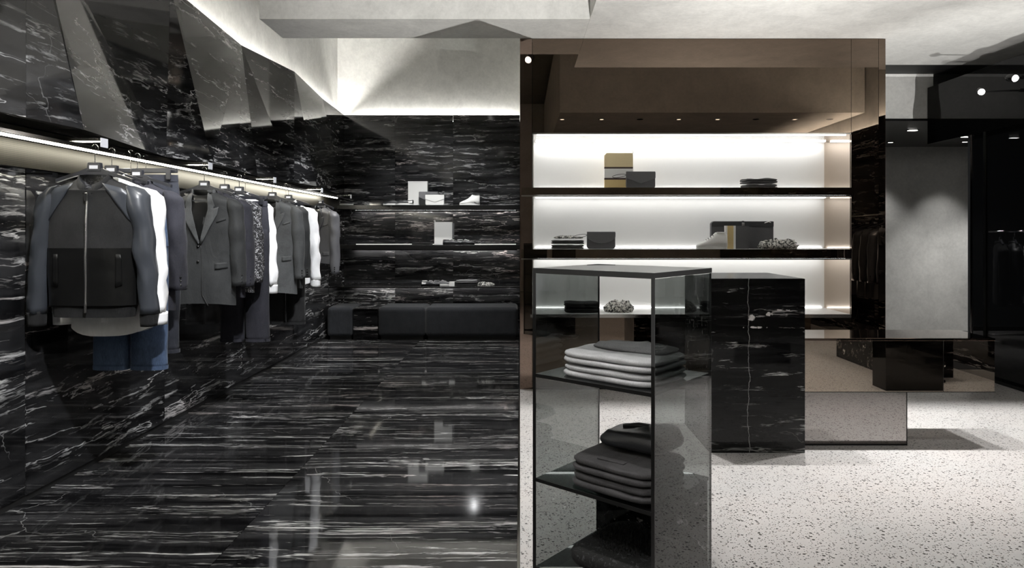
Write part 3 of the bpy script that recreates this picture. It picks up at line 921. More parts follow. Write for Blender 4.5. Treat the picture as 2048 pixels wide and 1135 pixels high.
class Torso:
    def __init__(self, tab, dip=0.05, seed=0, wr=0.006, ztop=0.0):
        self.tab, self.dip, self.seed, self.wr = tab, dip, seed, wr

    def wrinkle(self, x, z):
        v = Vector((x * 7 + self.seed * 3.1, self.seed, z * 2.2))
        return self.wr * (mnoise.noise(v) * 1.6 + 0.6 * mnoise.noise(v * 2.7)) * min(1.0, max(0.0, -z * 9))

    def front(self, x, z):
        w, d = prof(self.tab, z)
        t = min(0.999, abs(x) / w)
        return -d * (1 - t ** EX) ** (1 / EX) + self.wrinkle(x, z)

    def mesh(self, z0=None, z1=None, rows=26, cap=False, off=0.0, hemcurve=0.0):
        z0 = self.tab[0][0] if z0 is None else z0
        z1 = self.tab[-1][0] if z1 is None else z1
        rings = []
        zs_ = [z0 + (z1 - z0) * (i / rows) ** (1.5 if z0 == self.tab[0][0] else 1.0) for i in range(rows + 1)]
        for z in zs_:
            w, d = prof(self.tab, z)
            g = max(0.0, 1 - (self.tab[0][0] - z) / 0.07)
            ring = []
            for j in range(NS):
                a = 2 * pi * j / NS
                c, s = cos(a), sin(a)
                x = (w + off) * math.copysign(abs(c) ** (2 / EX), c)
                y = (d + off) * math.copysign(abs(s) ** (2 / EX), s)
                zz = z - (g * self.dip * max(0, -s) ** 1.2)
                if hemcurve and z < z1 + 0.10:
                    zz -= hemcurve * (1 - (z - z1) / 0.10) * abs(s) ** 2
                y += self.wrinkle(x, z) if s < 0.2 else -0.5 * self.wrinkle(x, z)
                ring.append((x, y, zz))
            rings.append(ring)
        return MB().loft(rings, cap)

    def patch(self, poly, off=0.003, thick=0.003, cuts=5):
        """polygon (x, z) laid on the front surface with its own thickness"""
        bm = bmesh.new()
        f = bm.faces.new([bm.verts.new((x, 0, z)) for x, z in poly])
        bmesh.ops.triangulate(bm, faces=[f])
        bmesh.ops.subdivide_edges(bm, edges=bm.edges[:], cuts=cuts, use_grid_fill=True)
        bmesh.ops.triangulate(bm, faces=bm.faces[:])
        bm.verts.index_update()
        vs0 = [(v.co.x, self.front(v.co.x, v.co.z) - off, v.co.z) for v in bm.verts]
        vs1 = [(x, y - thick, z) for x, y, z in vs0]
        fs = [tuple(v.index for v in f.verts) for f in bm.faces]
        n = len(vs0)
        be = [e for e in bm.edges if len(e.link_faces) == 1]
        side = [(e.verts[0].index, e.verts[1].index, e.verts[1].index + n, e.verts[0].index + n) for e in be]
        bm.free()
        return MB().add(vs1 + vs0, [f for f in fs] + [tuple(i + n for i in f) for f in fs] + side)

    def line(self, pts, r=0.0025, off=0.004):
        path = []
        for (x0, z0), (x1, z1) in zip(pts, pts[1:]):
            for k in range(6):
                x, z = x0 + (x1 - x0) * k / 6, z0 + (z1 - z0) * k / 6
                path.append((x, self.front(x, z) - off, z))
        x, z = pts[-1]
        path.append((x, self.front(x, z) - off, z))
        return MB().tube(path, r, 6)


def sleeve(side, pts, seed=0, n=16, wr=0.006, rows=24):
    """pts rows: (z, centre x, centre y, rx, ry), hanging rings"""
    rings = []
    for i in range(rows + 1):
        t = i / rows
        z = pts[0][0] + (pts[-1][0] - pts[0][0]) * (t ** 1.25)
        cx, cy, rx, ry = prof(pts, z)
        ring = []
        for j in range(n):
            a = 2 * pi * j / n
            k = 1 + wr / max(rx, 0.02) * 2.0 * mnoise.noise(Vector((cos(a) * 1.3 + seed, sin(a) * 1.3, z * 9 + seed)))
            ring.append((side * (cx + rx * k * cos(a)), cy + ry * k * sin(a), z - (0.10 * cos(a) * rx if i < 3 else 0)))
        rings.append(ring)
    return MB().loft(rings)


def hanger(loc, rz, label, w=0.20, neck=-0.155, dark='hanger'):
    """loc is where the hook sits on the rail"""
    t = thing('clothes_hanger', loc, label, 'hanger', rz=rz, group='clothes hangers on the left rail')
    body = []
    for s in range(-10, 11):
        x = w * s / 10
        zc = neck + 0.035 - 0.055 * abs(s / 10) ** 1.3
        hgt = 0.018 + 0.03 * max(0, 1 - abs(s) / 4)
        body.append([(x, -0.010, zc - hgt * 0.5), (x, 0.010, zc - hgt * 0.5), (x, 0.010, zc + hgt * 0.5), (x, -0.010, zc + hgt * 0.5)])
    MB().loft(body).build('hanger_body', dark, t, local=True, smooth=False)
    MB().prism([(-0.038, neck + 0.028), (0.038, neck + 0.028), (0.034, neck + 0.075), (-0.034, neck + 0.075)], -0.012, 0.012).build('neck_block', dark, t, local=True, bevel=0.004)
    MB().box(-0.022, 0.022, -0.0135, -0.012, neck + 0.042, neck + 0.060).build('label_plate', 'label', t, local=True)
    hook = [(0, 0, neck + 0.074), (0, 0, -0.03)]
    for k in range(9):
        a = pi * 1.25 * k / 8 - 0.2
        hook.append((0.017 * 1 - 0.017 * cos(a) * 1.0 - 0.017 + 0.0, 0, 0.0) if False else (0.018 * cos(pi - a) * 1.0 + 0.018 * 0.0, 0, 0.018 * sin(a) - 0.002))
    MB().tube(hook, 0.0022, 6).build('hook', 'chrome', t, local=True, smooth=True)
    return t


def gthing(name, loc, rz, label, cat, group):
    return thing(name, loc, label, cat, rz=rz, group=group)


def put(mb, name, mat, t, smooth=True, **kw):
    """garment pieces are modelled about the neck point, which hangs below the rail"""
    mb.v = [(x, y, z + NECK) for x, y, z in mb.v]
    return mb.build(name, mat, t, local=True, smooth=smooth, **kw)


NECK = -0.155


def base_tab(W, D, L, hem=1.0):
    return [(0.0, 0.078, 0.052), (-0.018, 0.105, 0.058), (-0.040, W * 0.72, 0.064), (-0.062, W * 0.93, 0.070), (-0.10, W, D * 0.85), (-0.25, W * 1.0, D), (-L * 0.62, W * 0.985, D), (-L, W * hem, D * 0.95)]


def sleeves_for(W, L, flare=0.06, r=0.058, y=-0.005):
    return [(-0.045, W - 0.045, 0.0, 0.012, 0.02), (-0.060, W - 0.022, 0.0, 0.042, 0.05), (-0.10, W - 0.002, y, r, 0.062), (-0.30, W + flare * 0.45, y - 0.004, r * 0.98, 0.058),
            (-0.30 - (L - 0.30) * 0.5, W + flare * 0.8, y - 0.006, r * 0.9, 0.054), (-L, W + flare, y - 0.010, r * 0.78, 0.046)]


def bomber(loc, rz, label, group):
    t = gthing('bomber_jacket', loc, rz, label, 'jacket', group)
    L = 0.665
    tab = base_tab(0.232, 0.078, L, 0.97)
    T = Torso(tab, 0.075, 3, 0.010)
    b = put(T.mesh(0.0, -0.37), 'body', 'wool_black', t)
    lo = put(T.mesh(-0.37, -L, off=0.004), 'lower_panel', 'black_satin', t)
    T2 = Torso([(-L + 0.012, 0.222, 0.070), (-L - 0.062, 0.205, 0.066)], 0, 3, 0.004)
    put(T2.mesh(rows=6, off=0.0), 'hem_rib', 'rib', t)
    ST = Torso(tab, 0.075, 3, 0.010)
    for s in (-1, 1):
        sl = put(sleeve(s, sleeves_for(0.230, 0.71, 0.062, 0.054), 5 + s), 'sleeve', 'satin', t)
        put(sleeve(s, [(-0.70, 0.292, -0.015, 0.045, 0.046), (-0.775, 0.290, -0.016, 0.040, 0.042)], 2, rows=5, wr=0.001), 'cuff', 'rib', sl)
        put(T.patch([(s * 0.075, -0.035), (s * 0.17, -0.06), (s * 0.222, -0.10), (s * 0.222, -0.25)], 0.002, 0.003), 'raglan_panel', 'satin', t)
        put(T.patch([(s * 0.150, -0.40), (s * 0.172, -0.40), (s * 0.178, -0.56), (s * 0.150, -0.57)], 0.006, 0.003), 'pocket_welt', 'black_satin', lo)
    # standing rib collar, open at the front
    rings = []
    for k in range(25):
        a = -pi / 2 + 0.22 + (2 * pi - 0.44) * k / 24
        c, s_ = cos(a), sin(a)
        dip = 0.075 * max(0, -s_) ** 1.2
        rx, ry = 0.086, 0.060
        rings.append([(rx * c, ry * s_, -0.022 - dip), ((rx + 0.006) * c, (ry + 0.006) * s_, -0.018 - dip), ((rx - 0.006) * c, (ry - 0.004) * s_, 0.024 - dip * 0.92), ((rx - 0.013) * c, (ry - 0.011) * s_, 0.022 - dip * 0.92)])
    put(MB().loft(rings), 'collar', 'rib', t)
    put(MB().loft([[(0.074 * cos(2 * pi * j / 20), 0.05 * sin(2 * pi * j / 20) + 0.0, z - (0.075 * max(0, -sin(2 * pi * j / 20)) ** 1.2)) for j in range(20)] for z in (0.012, -0.05, -0.12)], False), 'quilted_lining', 'lining', t)
    z = put(T.line([(0.0, -0.085), (0.006, -0.36), (0.002, -0.70)], 0.007, 0.006), 'zipper', 'silver', t)
    put(MB().box(-0.008, 0.010, T.front(0.0, -0.105) - 0.020, T.front(0.0, -0.105) - 0.011, -0.128, -0.086), 'zip_puller', 'chrome', z, smooth=False, bevel=0.002)
    return t


def blazer(loc, rz, label, group, mat, sl_len=0.60, L=0.74, lap=None, W=0.215, seed=1, white_cuff=False, V=-0.36, name='blazer'):
    t = gthing(name, loc, rz, label, 'jacket', group)
    T = Torso(base_tab(W, 0.074, L, 1.02), 0.03, seed, 0.009)
    put(T.mesh(hemcurve=-0.02), 'body', mat, t)
    lap = lap or mat
    for s in (-1, 1):
        sl = put(sleeve(s, sleeves_for(W + 0.002, sl_len, 0.030, 0.056), seed + s), 'sleeve', mat, t)
        for k in range(3):
            zc = -sl_len + 0.03 + 0.022 * k
            cx, cy, rx, ry = prof(sleeves_for(W, sl_len, 0.030, 0.056), zc)
            put(MB().lathe([(0.0065, -0.002), (0.0065, 0.002)], 10, Matrix.Translation((s * (cx + rx * 0.75), cy - ry * 0.72, zc)) @ Matrix.Rotation(pi / 2, 4, 'X')), 'cuff_button', 'black', sl)
        if white_cuff:
            put(sleeve(s, [(-sl_len + 0.01, W + 0.030, -0.01, 0.042, 0.044), (-sl_len - 0.02, W + 0.030, -0.01, 0.041, 0.043)], 2, rows=3, wr=0.0), 'shirt_cuff', 'cotton_white', sl)
        ins = s * 0.012
        lp = [(s * 0.052, -0.012), (s * 0.078, -0.030), (s * 0.104, -0.105), (s * 0.093, -0.122), (s * 0.128, -0.112), (s * 0.120, -0.165), (s * 0.012 if s > 0 else -0.006, V - 0.012), (s * 0.0, V), (s * 0.055, -0.13)]
        put(T.patch(lp, 0.006, 0.006, 4), 'lapel', lap, t)
        put(T.patch([(s * 0.105, -0.50), (s * 0.185, -0.495), (s * 0.185, -0.535), (s * 0.105, -0.545)], 0.002, 0.004, 3), 'pocket_flap', mat, t)
    put(T.patch([(-0.060, -0.03), (0.060, -0.03), (0.056, -0.13), (0.006, V), (-0.006, V), (-0.056, -0.13)], 0.0015, 0.002, 5), 'lining', 'black_satin', t)
    put(T.patch([(0.115, -0.205), (0.175, -0.185), (0.175, -0.200), (0.115, -0.220)], 0.002, 0.003, 3), 'breast_pocket', mat, t)
    put(T.line([(0.004, V - 0.01), (0.016, -0.52), (0.022, L * -0.9), (0.06, -L + 0.005)], 0.003, 0.001), 'front_edge', 'black_matt', t)
    for k in range(2):
        zc = V - 0.025 - 0.105 * k
        put(MB().lathe([(0.009, -0.002), (0.009, 0.002)], 12, Matrix.Translation((-0.012, T.front(-0.012, zc) - 0.004, zc)) @ Matrix.Rotation(pi / 2, 4, 'X')), 'button', 'black', t)
    # collar round the back of the neck
    rings = []
    for k in range(15):
        a = -0.55 + (pi + 1.1) * k / 14
        c, s_ = cos(a), sin(a)
        dz = -0.03 * max(0, -s_)
        rings.append([(0.078 * c, 0.054 * s_, -0.02 + dz), (0.090 * c, 0.064 * s_, -0.026 + dz), (0.082 * c, 0.060 * s_, 0.022 + dz), (0.074 * c, 0.052 * s_, 0.022 + dz)])
    put(MB().loft(rings), 'collar', lap, t)
    return t


def shirt(loc, rz, label, group, mat='cotton_white', L=0.78, sl_len=0.72, W=0.222, seed=2):
    t = gthing('shirt', loc, rz, label, 'shirt', group)
    T = Torso(base_tab(W, 0.066, L, 1.0), 0.05, seed, 0.010)
    put(T.mesh(hemcurve=0.045), 'body', mat, t)
    for s in (-1, 1):
        sl = put(sleeve(s, sleeves_for(W + 0.002, sl_len, 0.038, 0.054), seed + s, wr=0.010), 'sleeve', mat, t)
        put(sleeve(s, [(-sl_len + 0.005, W + 0.038, -0.012, 0.049, 0.048), (-sl_len - 0.065, W + 0.038, -0.012, 0.047, 0.046)], 2, rows=4, wr=0.0), 'cuff', mat, sl)
        put(T.patch([(s * 0.004, -0.055), (s * 0.072, -0.015), (s * 0.088, -0.045), (s * 0.045, -0.115)], 0.006, 0.003, 3), 'collar_point', mat, t)
    put(T.patch([(-0.016, -0.06), (0.016, -0.06), (0.016, -L * 0.96), (-0.016, -L * 0.96)], 0.002, 0.002, 8), 'placket', mat, t)
    rings = []
    for k in range(15):
        a = -0.7 + (pi + 1.4) * k / 14
        c, s_ = cos(a), sin(a)
        dz = -0.035 * max(0, -s_)
        rings.append([(0.076 * c, 0.052 * s_, -0.02 + dz), (0.088 * c, 0.062 * s_, -0.02 + dz), (0.078 * c, 0.056 * s_, 0.032 + dz), (0.070 * c, 0.049 * s_, 0.032 + dz)])
    put(MB().loft(rings), 'collar', mat, t)
    return t


def trousers(loc, rz, label, group, mat, top=-0.12, L=1.04, W=0.185, hem=0.095, seed=1, jeans=True, clip=True, drop=0.0):
    t = gthing('jeans' if jeans else 'trousers', loc, rz, label, 'jeans' if jeans else 'trousers', group)
    tab = [(top, W, 0.022), (top - 0.10, W * 1.05, 0.042), (top - 0.24, W * 1.10, 0.055)]
    T = Torso(tab, 0, seed, 0.004)
    hips = T.mesh(top - 0.035, tab[-1][0], rows=8)
    hips.build('hips', mat, t, local=True, smooth=True)
    Torso([(top, W + 0.003, 0.026), (top - 0.04, W + 0.006, 0.033)], 0, seed, 0.0).mesh(rows=3).build('waistband', mat, t, local=True, smooth=True)
    for s in (-1, 1):
        rings = []
        for i in range(21):
            u = i / 20
            z = top - 0.22 - (L - 0.22) * u
            w = W * 0.56 * (1 - u) + hem * u
            cx = s * (W * 0.52 * (1 - u) + (hem + 0.008) * u)
            d = 0.055 * (1 - u) + 0.045 * u
            ring = []
            for j in range(18):
                a = 2 * pi * j / 18
                c, q = cos(a), sin(a)
                k = 0.006 * mnoise.noise(Vector((c * 1.5 + seed + s, q * 1.5, z * 6)))
                ring.append((cx + (w + k) * math.copysign(abs(c) ** 0.8, c), (d + k) * math.copysign(abs(q) ** 0.8, q), z + 0.004 * mnoise.noise(Vector((a, s, seed)))))
            rings.append(ring)
        lg = MB().loft(rings).build('leg', mat, t, local=True, smooth=True)
        hz = rings[-1][0][2]
        MB().loft([[(cx + (hem + 0.003) * math.copysign(abs(cos(2 * pi * j / 18)) ** 0.8, cos(2 * pi * j / 18)), 0.048 * math.copysign(abs(sin(2 * pi * j / 18)) ** 0.8, sin(2 * pi * j / 18)), zz) for j in range(18)] for zz in (hz + 0.022, hz - 0.001)], False).build('hem', mat, lg, local=True, smooth=True)
    if jeans:
        for s in (-1, 1):
            T.patch([(s * 0.05, top - 0.09), (s * 0.14, top - 0.09), (s * 0.13, top - 0.20), (s * 0.095, top - 0.225), (s * 0.06, top - 0.20)], 0.001, 0.002, 3).build('pocket', mat, t, local=True, smooth=True)
    # clip bar
    if clip:
        h = thing('clip_hanger', loc, 'slim clip hanger holding the ' + label.split(' behind')[0].split(' under')[0], 'hanger', rz=rz)
        MB().box(-W, W, -0.008, 0.008, top + 0.012, top + 0.04).build('bar', 'hanger', h, local=True, bevel=0.003)
        for s in (-1, 1):
            MB().box(s * W * 0.8 - 0.015, s * W * 0.8 + 0.015, -0.036, -0.028, top - 0.03, top + 0.03).build('clip', 'hanger', h, local=True, bevel=0.002)
        MB().tube([(0, 0, top + 0.04), (0, 0, 0.0), (-0.012, 0, 0.014), (0, 0, 0.02), (0.012, 0, 0.014)], 0.002, 6).build('hook', 'chrome', h, local=True)
    return t


HOOK = RZ + 0.006
G1, G2, G3 = 'clothes in the front group on the left rail', 'clothes in the second group on the left rail', 'clothes in the third group on the left rail'
R_ = radians


def hang(fn, y, rz, label, group, hlabel, dx=0.0, **kw):
    loc = (RX + dx, y, HOOK)
    fn(loc, rz, label, group, **kw)
    if hlabel:
        hanger(loc, rz, hlabel)


hang(bomber, 3.565, R_(0), 'black bomber jacket with slate satin sleeves at the front of the rail', G1, 'black hanger with pale plate inside the bomber jacket')
hang(shirt, 3.712, R_(-1), 'long white shirt hanging behind the bomber jacket', G1, 'black hanger in the white shirt behind the bomber jacket', L=0.80, sl_len=0.72)
trousers((RX + 0.03, 3.84, HOOK), R_(0), 'blue denim jeans hanging behind the bomber jacket', G1, 'denim', top=-0.28, L=0.93, W=0.19, hem=0.098)
hang(blazer, 3.96, R_(-1), 'charcoal navy blazer behind the white shirt in the front group', G1, 'black hanger in the navy blazer of the front group', mat='wool_navy', sl_len=0.62, seed=4)
trousers((RX - 0.02, 4.085, HOOK), R_(0), 'dark denim jeans hanging last in the front group', G1, 'denim_dark', top=-0.10, L=1.06, W=0.19, hem=0.095, seed=5)

hang(blazer, 4.80, R_(1), 'charcoal blazer with wide lapels leading the second group', G2, 'black hanger in the charcoal blazer of the second group', mat='wool_char', sl_len=0.66, L=0.80, seed=6, lap='wool_grey')
hang(blazer, 4.965, R_(-1), 'dark blue grey blazer second in the second group', G2, None, mat='wool_navy', sl_len=0.68, L=0.76, seed=12)
hang(blazer, 5.13, R_(1), 'black and white patterned jacket in the second group', G2, 'black hanger in the patterned jacket', mat='pattern', sl_len=0.66, L=0.74, seed=8)
trousers((RX + 0.10, 5.265, HOOK), R_(0), 'charcoal trousers hanging under the second group', G2, 'wool_navy', top=-0.20, L=1.08, W=0.17, hem=0.09, seed=3, jeans=False)
hang(shirt, 5.395, R_(-1), 'white shirt hanging behind the patterned jacket', G2, 'black hanger in the white shirt of the second group', L=0.78, sl_len=0.70, seed=9)

hang(blazer, 6.12, R_(1), 'mid grey blazer with notched lapels leading the third group', G3, 'black hanger in the mid grey blazer', mat='wool_grey', sl_len=0.70, L=0.84, seed=10)
hang(blazer, 6.285, R_(-1), 'slate grey blazer second in the third group', G3, None, mat='wool_char', sl_len=0.70, L=0.80, seed=13)
trousers((RX + 0.02, 6.415, HOOK), R_(0), 'black slim trousers hanging under the third group', G3, 'wool_black', top=-0.20, L=1.10, W=0.165, hem=0.085, seed=7, jeans=False)
hang(shirt, 6.545, R_(0), 'white shirt hanging last in the third group', G3, 'black hanger in the white shirt of the third group', L=0.76, sl_len=0.74, seed=11)
hang(blazer, 7.62, R_(-34), 'black leather biker jacket hanging alone at the far end', 'leather jacket on the rail', 'black hanger in the leather biker jacket', mat='leather_grey', sl_len=0.74, L=0.64, seed=14, lap='leather', V=-0.40, name='leather_jacket')

# ================================================================== small goods
def pillow(w, d, h, seed=0, amp=0.004, nx=20, ny=14, nz=6, fold=True, ex=6.0, ez=2.6, freq=9.0):
    """soft flat block (a folded garment): rounded in section, base at z = 0"""
    rings = []
    n = 36
    lev = 9
    for i in range(lev + 1):
        u = -1 + 2 * i / lev
        u = math.copysign(abs(u) ** 0.8, u)
        s = (1 - min(0.999, abs(u)) ** ez) ** (1 / ez)
        s = 0.86 + 0.14 * s if fold else max(0.35, s)
        ring = []
        for j in range(n):
            a = 2 * pi * j / n
            c, q = cos(a), sin(a)
            r = (abs(c) ** ex + abs(q) ** ex) ** (-1 / ex)
            x, y = c * r * w / 2 * s, q * r * d / 2 * s
            z = h / 2 * (1 + u)
            nv = mnoise.noise(Vector((x * freq + seed * 5.3, y * freq, z * 14 + seed)))
            x *= 1 + amp * nv * 2 / w
            y *= 1 + amp * nv * 2 / d
            if i > lev - 3:
                z += amp * 1.6 * mnoise.noise(Vector((x * freq, y * freq + seed * 3.7, 2.0)))
            ring.append((x, y, max(0.0, z)))
        rings.append(ring)
    # close the top with shrinking rings that keep the surface soft
    top = rings[-1]
    cz = sum(p[2] for p in top) / n
    for k in (0.8, 0.55, 0.3, 0.08):
        ring = []
        for x, y, z in top:
            xx, yy = x * k, y * k
            ring.append((xx, yy, cz + h * 0.06 * (1 - k) + amp * 2.4 * mnoise.noise(Vector((xx * freq, yy * freq + seed * 3.7, 2.0)))))
        rings.append(ring)
    return MB().loft(rings)


def move(mb, dx=0, dy=0, dz=0, rz=0.0):
    c, s = cos(rz), sin(rz)
    mb.v = [(x * c - y * s + dx, x * s + y * c + dy, z + dz) for x, y, z in mb.v]
    return mb


def folded(loc, w, d, h, n, mat, label, cat='folded clothes', rz=0.0, group=None, seed=0, top=None, amp=0.004, gap=0.001, name='folded_garment'):
    """a stack of folded garments, each its own thing"""
    out = []
    for k in range(n):
        lab = label if n == 1 else label + (', bottom of its pile', ', top of its pile' if n == 2 else ', second in its pile', ', top of its pile')[k]
        m = mat if isinstance(mat, str) else mat[k]
        t = thing(name, (loc[0], loc[1], loc[2] + 0.0008 + k * (h + gap + amp * 2.2)), lab, cat, rz=rz, group=group)
        # a folded garment: two plies with a rounded fold between them
        b = pillow(w, d, h * 0.5 - 0.0005, seed + k, amp).build('lower_ply', m, t, local=True, smooth=True)
        u = move(pillow(w * 0.985, d * 0.985, h * 0.5, seed + k + 9, amp), 0, 0, h * 0.5).build('upper_ply', m, t, local=True, smooth=True)
        out.append(t)
    return out


def envelope(loc, w, h, d, mat, label, flap=None, rz=0.0, strap=False, round_flap=True, flapmat=None, name='clutch_bag', group=None):
    """standing envelope clutch, front faces -y"""
    t = thing(name, (loc[0], loc[1], loc[2] + 0.0006), label, 'bag', rz=rz, group=group)
    r = min(w, h) * 0.10
    poly = [(-w / 2 + r, 0), (w / 2 - r, 0), (w / 2, r), (w / 2 - w * 0.005, h), (-w / 2 + w * 0.005, h), (-w / 2, r)]
    MB().prism(poly, -d / 2, d / 2).build('body', mat, t, local=True, bevel=d * 0.25)
    if round_flap:
        fp = [(-w / 2, h * 0.985)] + [(w / 2 * cos(pi + pi * k / 12) * 0.995, h * (0.72 - 0.40 * sin(pi * k / 12) ** 1.4)) for k in range(13)] + [(w / 2, h * 0.985)]
    else:
        fp = [(-w / 2, h * 0.985), (-w / 2, h * 0.62), (0, h * 0.30), (w / 2, h * 0.62), (w / 2, h * 0.985)]
    MB().prism(fp, -d / 2 - 0.006, -d / 2 - 0.0005).build('flap', flapmat or mat, t, local=True, bevel=0.0015)
    MB().box(-w / 2 + 0.002, w / 2 - 0.002, -d / 2 - 0.004, d / 2, h * 0.988, h * 1.0 + 0.005).build('top_edge', flapmat or mat, t, local=True, bevel=0.002)
    if strap:
        path = []
        for k in range(17):
            a = 2 * pi * k / 16
            path.append((-w / 2 - 0.062 + 0.062 * cos(a), 0.0, h * 0.83 + 0.014 * sin(a) - 0.018 * (1 - cos(a)) / 2))
        MB().tube(path, 0.0026, 6).build('wrist_strap', mat, t, local=True, smooth=True)
    return t


def shoe(loc, label, rz, L=0.28, high=False, upper='leather_white', sole='rubber_white', accent=None, laces='black', name='sneaker', group=None, flip=False):
    t = thing(name, (loc[0], loc[1], loc[2] + 0.0006), label, 'shoe', rz=rz, group=group)
    # (position along the length, half width, top height)
    if high:
        prof_ = [(0.0, 0.030, 0.135), (0.05, 0.036, 0.142), (0.22, 0.038, 0.148), (0.38, 0.040, 0.150), (0.46, 0.041, 0.128), (0.58, 0.043, 0.098), (0.72, 0.046, 0.076), (0.86, 0.044, 0.060), (0.96, 0.030, 0.046), (1.0, 0.014, 0.036)]
    else:
        prof_ = [(0.0, 0.026, 0.070), (0.05, 0.033, 0.078), (0.2, 0.036, 0.062), (0.36, 0.037, 0.066), (0.48, 0.040, 0.078), (0.6, 0.043, 0.068), (0.74, 0.045, 0.056), (0.88, 0.042, 0.048), (0.97, 0.026, 0.040), (1.0, 0.012, 0.034)]
    sb = 0.024
    rings = []
    for u, w, z in prof_:
        ring = []
        for k in range(13):
            a = pi * k / 12
            ring.append((u * L - L / 2, w * cos(a) * (1 if k in (0, 12) else 1.0), sb + (z - sb) * sin(a) ** 0.75))
        rings.append(ring)
    up_ = MB().loft(rings).build('upper', upper, t, local=True, smooth=True)
    sr = []
    for zz, g in ((0.0, 0.001), (0.004, 0.004), (sb + 0.002, 0.004)):
        ring = []
        for k in range(28):
            a = 2 * pi * k / 28
            u = 0.5 + 0.5 * cos(a)
            w = 0.030 + 0.018 * max(0, sin(u * pi * 0.9 - 0.25))
            ring.append(((cos(a)) * (L / 2 + g), math.copysign(abs(sin(a)) ** 0.62, sin(a)) * (w + g - 0.002), zz))
        sr.append(ring)
    MB().loft(sr).build('sole', sole, t, local=True, smooth=False)
    z0, ux = (0.148, 0.20) if high else (0.070, 0.18)
    MB().lathe([(0.030, -0.004), (0.034, 0.002), (0.026, 0.006), (0.022, -0.002)], 18, Matrix.Translation((ux * L - L / 2, 0, z0)) @ Matrix.Diagonal((1.25, 0.9, 1, 1))).build('collar', accent or upper, t, local=True, smooth=True)
    for k in range(4):
        u = 0.46 + 0.07 * k
        zt = prof([(-a, b, c) for a, b, c in prof_], -u)[1]
        MB().tube([(u * L - L / 2, -0.022, zt - 0.010), (u * L - L / 2 + 0.004, 0, zt + 0.003), (u * L - L / 2, 0.022, zt - 0.010)], 0.0028, 6).build('lace', laces, t, local=True)
    if accent:
        MB().add([(u * L - L / 2, s * (w * 0.995 + 0.0015), z) for s in (-1, 1) for u, w, z in ((0.05, 0.034, 0.03), (0.24, 0.038, 0.03), (0.30, 0.037, 0.05), (0.05, 0.030, 0.06))], [(0, 1, 2, 3), (4, 7, 6, 5)]).build('heel_patch', accent, t, local=True)
    return t


def crumpled(loc, w, d, h, mat, label, seed, name='scarf', cat='scarf', rz=0.0, spikes=0):
    t = thing(name, (loc[0], loc[1], loc[2] + 0.0006), label, cat, rz=rz)
    rings = []
    n = 40
    for i, (k, z) in enumerate(((0.92, 0.0), (1.0, 0.25), (0.97, 0.5), (0.82, 0.75), (0.6, 0.95), (0.35, 1.0), (0.1, 0.98))):
        ring = []
        for j in range(n):
            a = 2 * pi * j / n
            v = Vector((cos(a) * 2.4 + seed * 4.1, sin(a) * 2.4, z * 2.2))
            r = k * (1 + (0.16 * mnoise.noise(v * 1.6) + 0.08 * mnoise.noise(v * 4)) * (1 if i else 0.5))
            zz = z * h * (1 + 0.7 * mnoise.noise(Vector((cos(a) * k * 3 + seed, sin(a) * k * 3, seed * 2.0)))) if i else 0.0
            ring.append((r * w / 2 * cos(a), r * d / 2 * sin(a), max(0.0, zz)))
        rings.append(ring)
    MB().loft(rings).build('cloth', mat, t, local=True, smooth=True)
    # a few loose folds on top
    rr = random.Random(seed)
    for k in range(5):
        cx_, cy_ = rr.uniform(-0.3, 0.3) * w, rr.uniform(-0.3, 0.3) * d
        path = [(cx_ + w * 0.22 * u, cy_ + 0.03 * d * sin(u * 4 + k), h * (0.80 + 0.16 * sin(u * 3 + k))) for u in (-1, -0.6, -0.2, 0.2, 0.6, 1)]
        MB().tube(path, [h * 0.02, h * 0.16, h * 0.2, h * 0.2, h * 0.15, h * 0.02], 8).build('fold', mat, t, local=True, smooth=True)
    return t


def on(px, Y):
    return (px - CX) * Y / F


# ---- niche, upper shelf
YN = 6.36
t = thing('striped_pouch', (on(1237, YN), YN, SH1 + 0.0006), 'beige and white striped pouch leaning on the upper lit shelf', 'bag')
W2, H2 = 0.132, 0.335
for k, (z0, z1, m) in enumerate(((0.0, 0.088, 'leather_tan'), (0.088, 0.104, 'leather_brown'), (0.104, 0.190, 'leather_white'), (0.190, 0.206, 'leather_brown'), (0.206, H2, 'leather_beige'))):
    r = 0.0 if k < 4 else 0.02
    poly = [(-W2, z0), (W2, z0), (W2, z1), (-W2 + r, z1), (-W2, z1 - r)]
    MB().prism(poly, -0.018, 0.018).build(('lower_panel', 'dark_stripe', 'white_band', 'dark_stripe', 'upper_panel')[k], m, t, local=True)
MB().tube([(W2 - 0.006, -0.02, H2 - 0.012), (W2 + 0.004, -0.02, H2 + 0.012), (W2 - 0.004, -0.02, H2 + 0.03), (W2 - 0.010, -0.02, H2 + 0.010)], 0.003, 6).build('zip_puller', 'silver', t, local=True)
envelope((on(1281, YN - 0.10), YN - 0.10, SH1), 0.268, 0.150, 0.034, 'leather_grey', 'black leather clutch in front of the striped pouch', strap=True, round_flap=False, flapmat='leather_flap')
folded((on(1517, YN), YN, SH1), 0.30, 0.24, 0.038, 2, 'denim_grey', 'folded dark knitwear on the upper lit shelf', seed=3, group='dark knits on the upper lit shelf', amp=0.006)
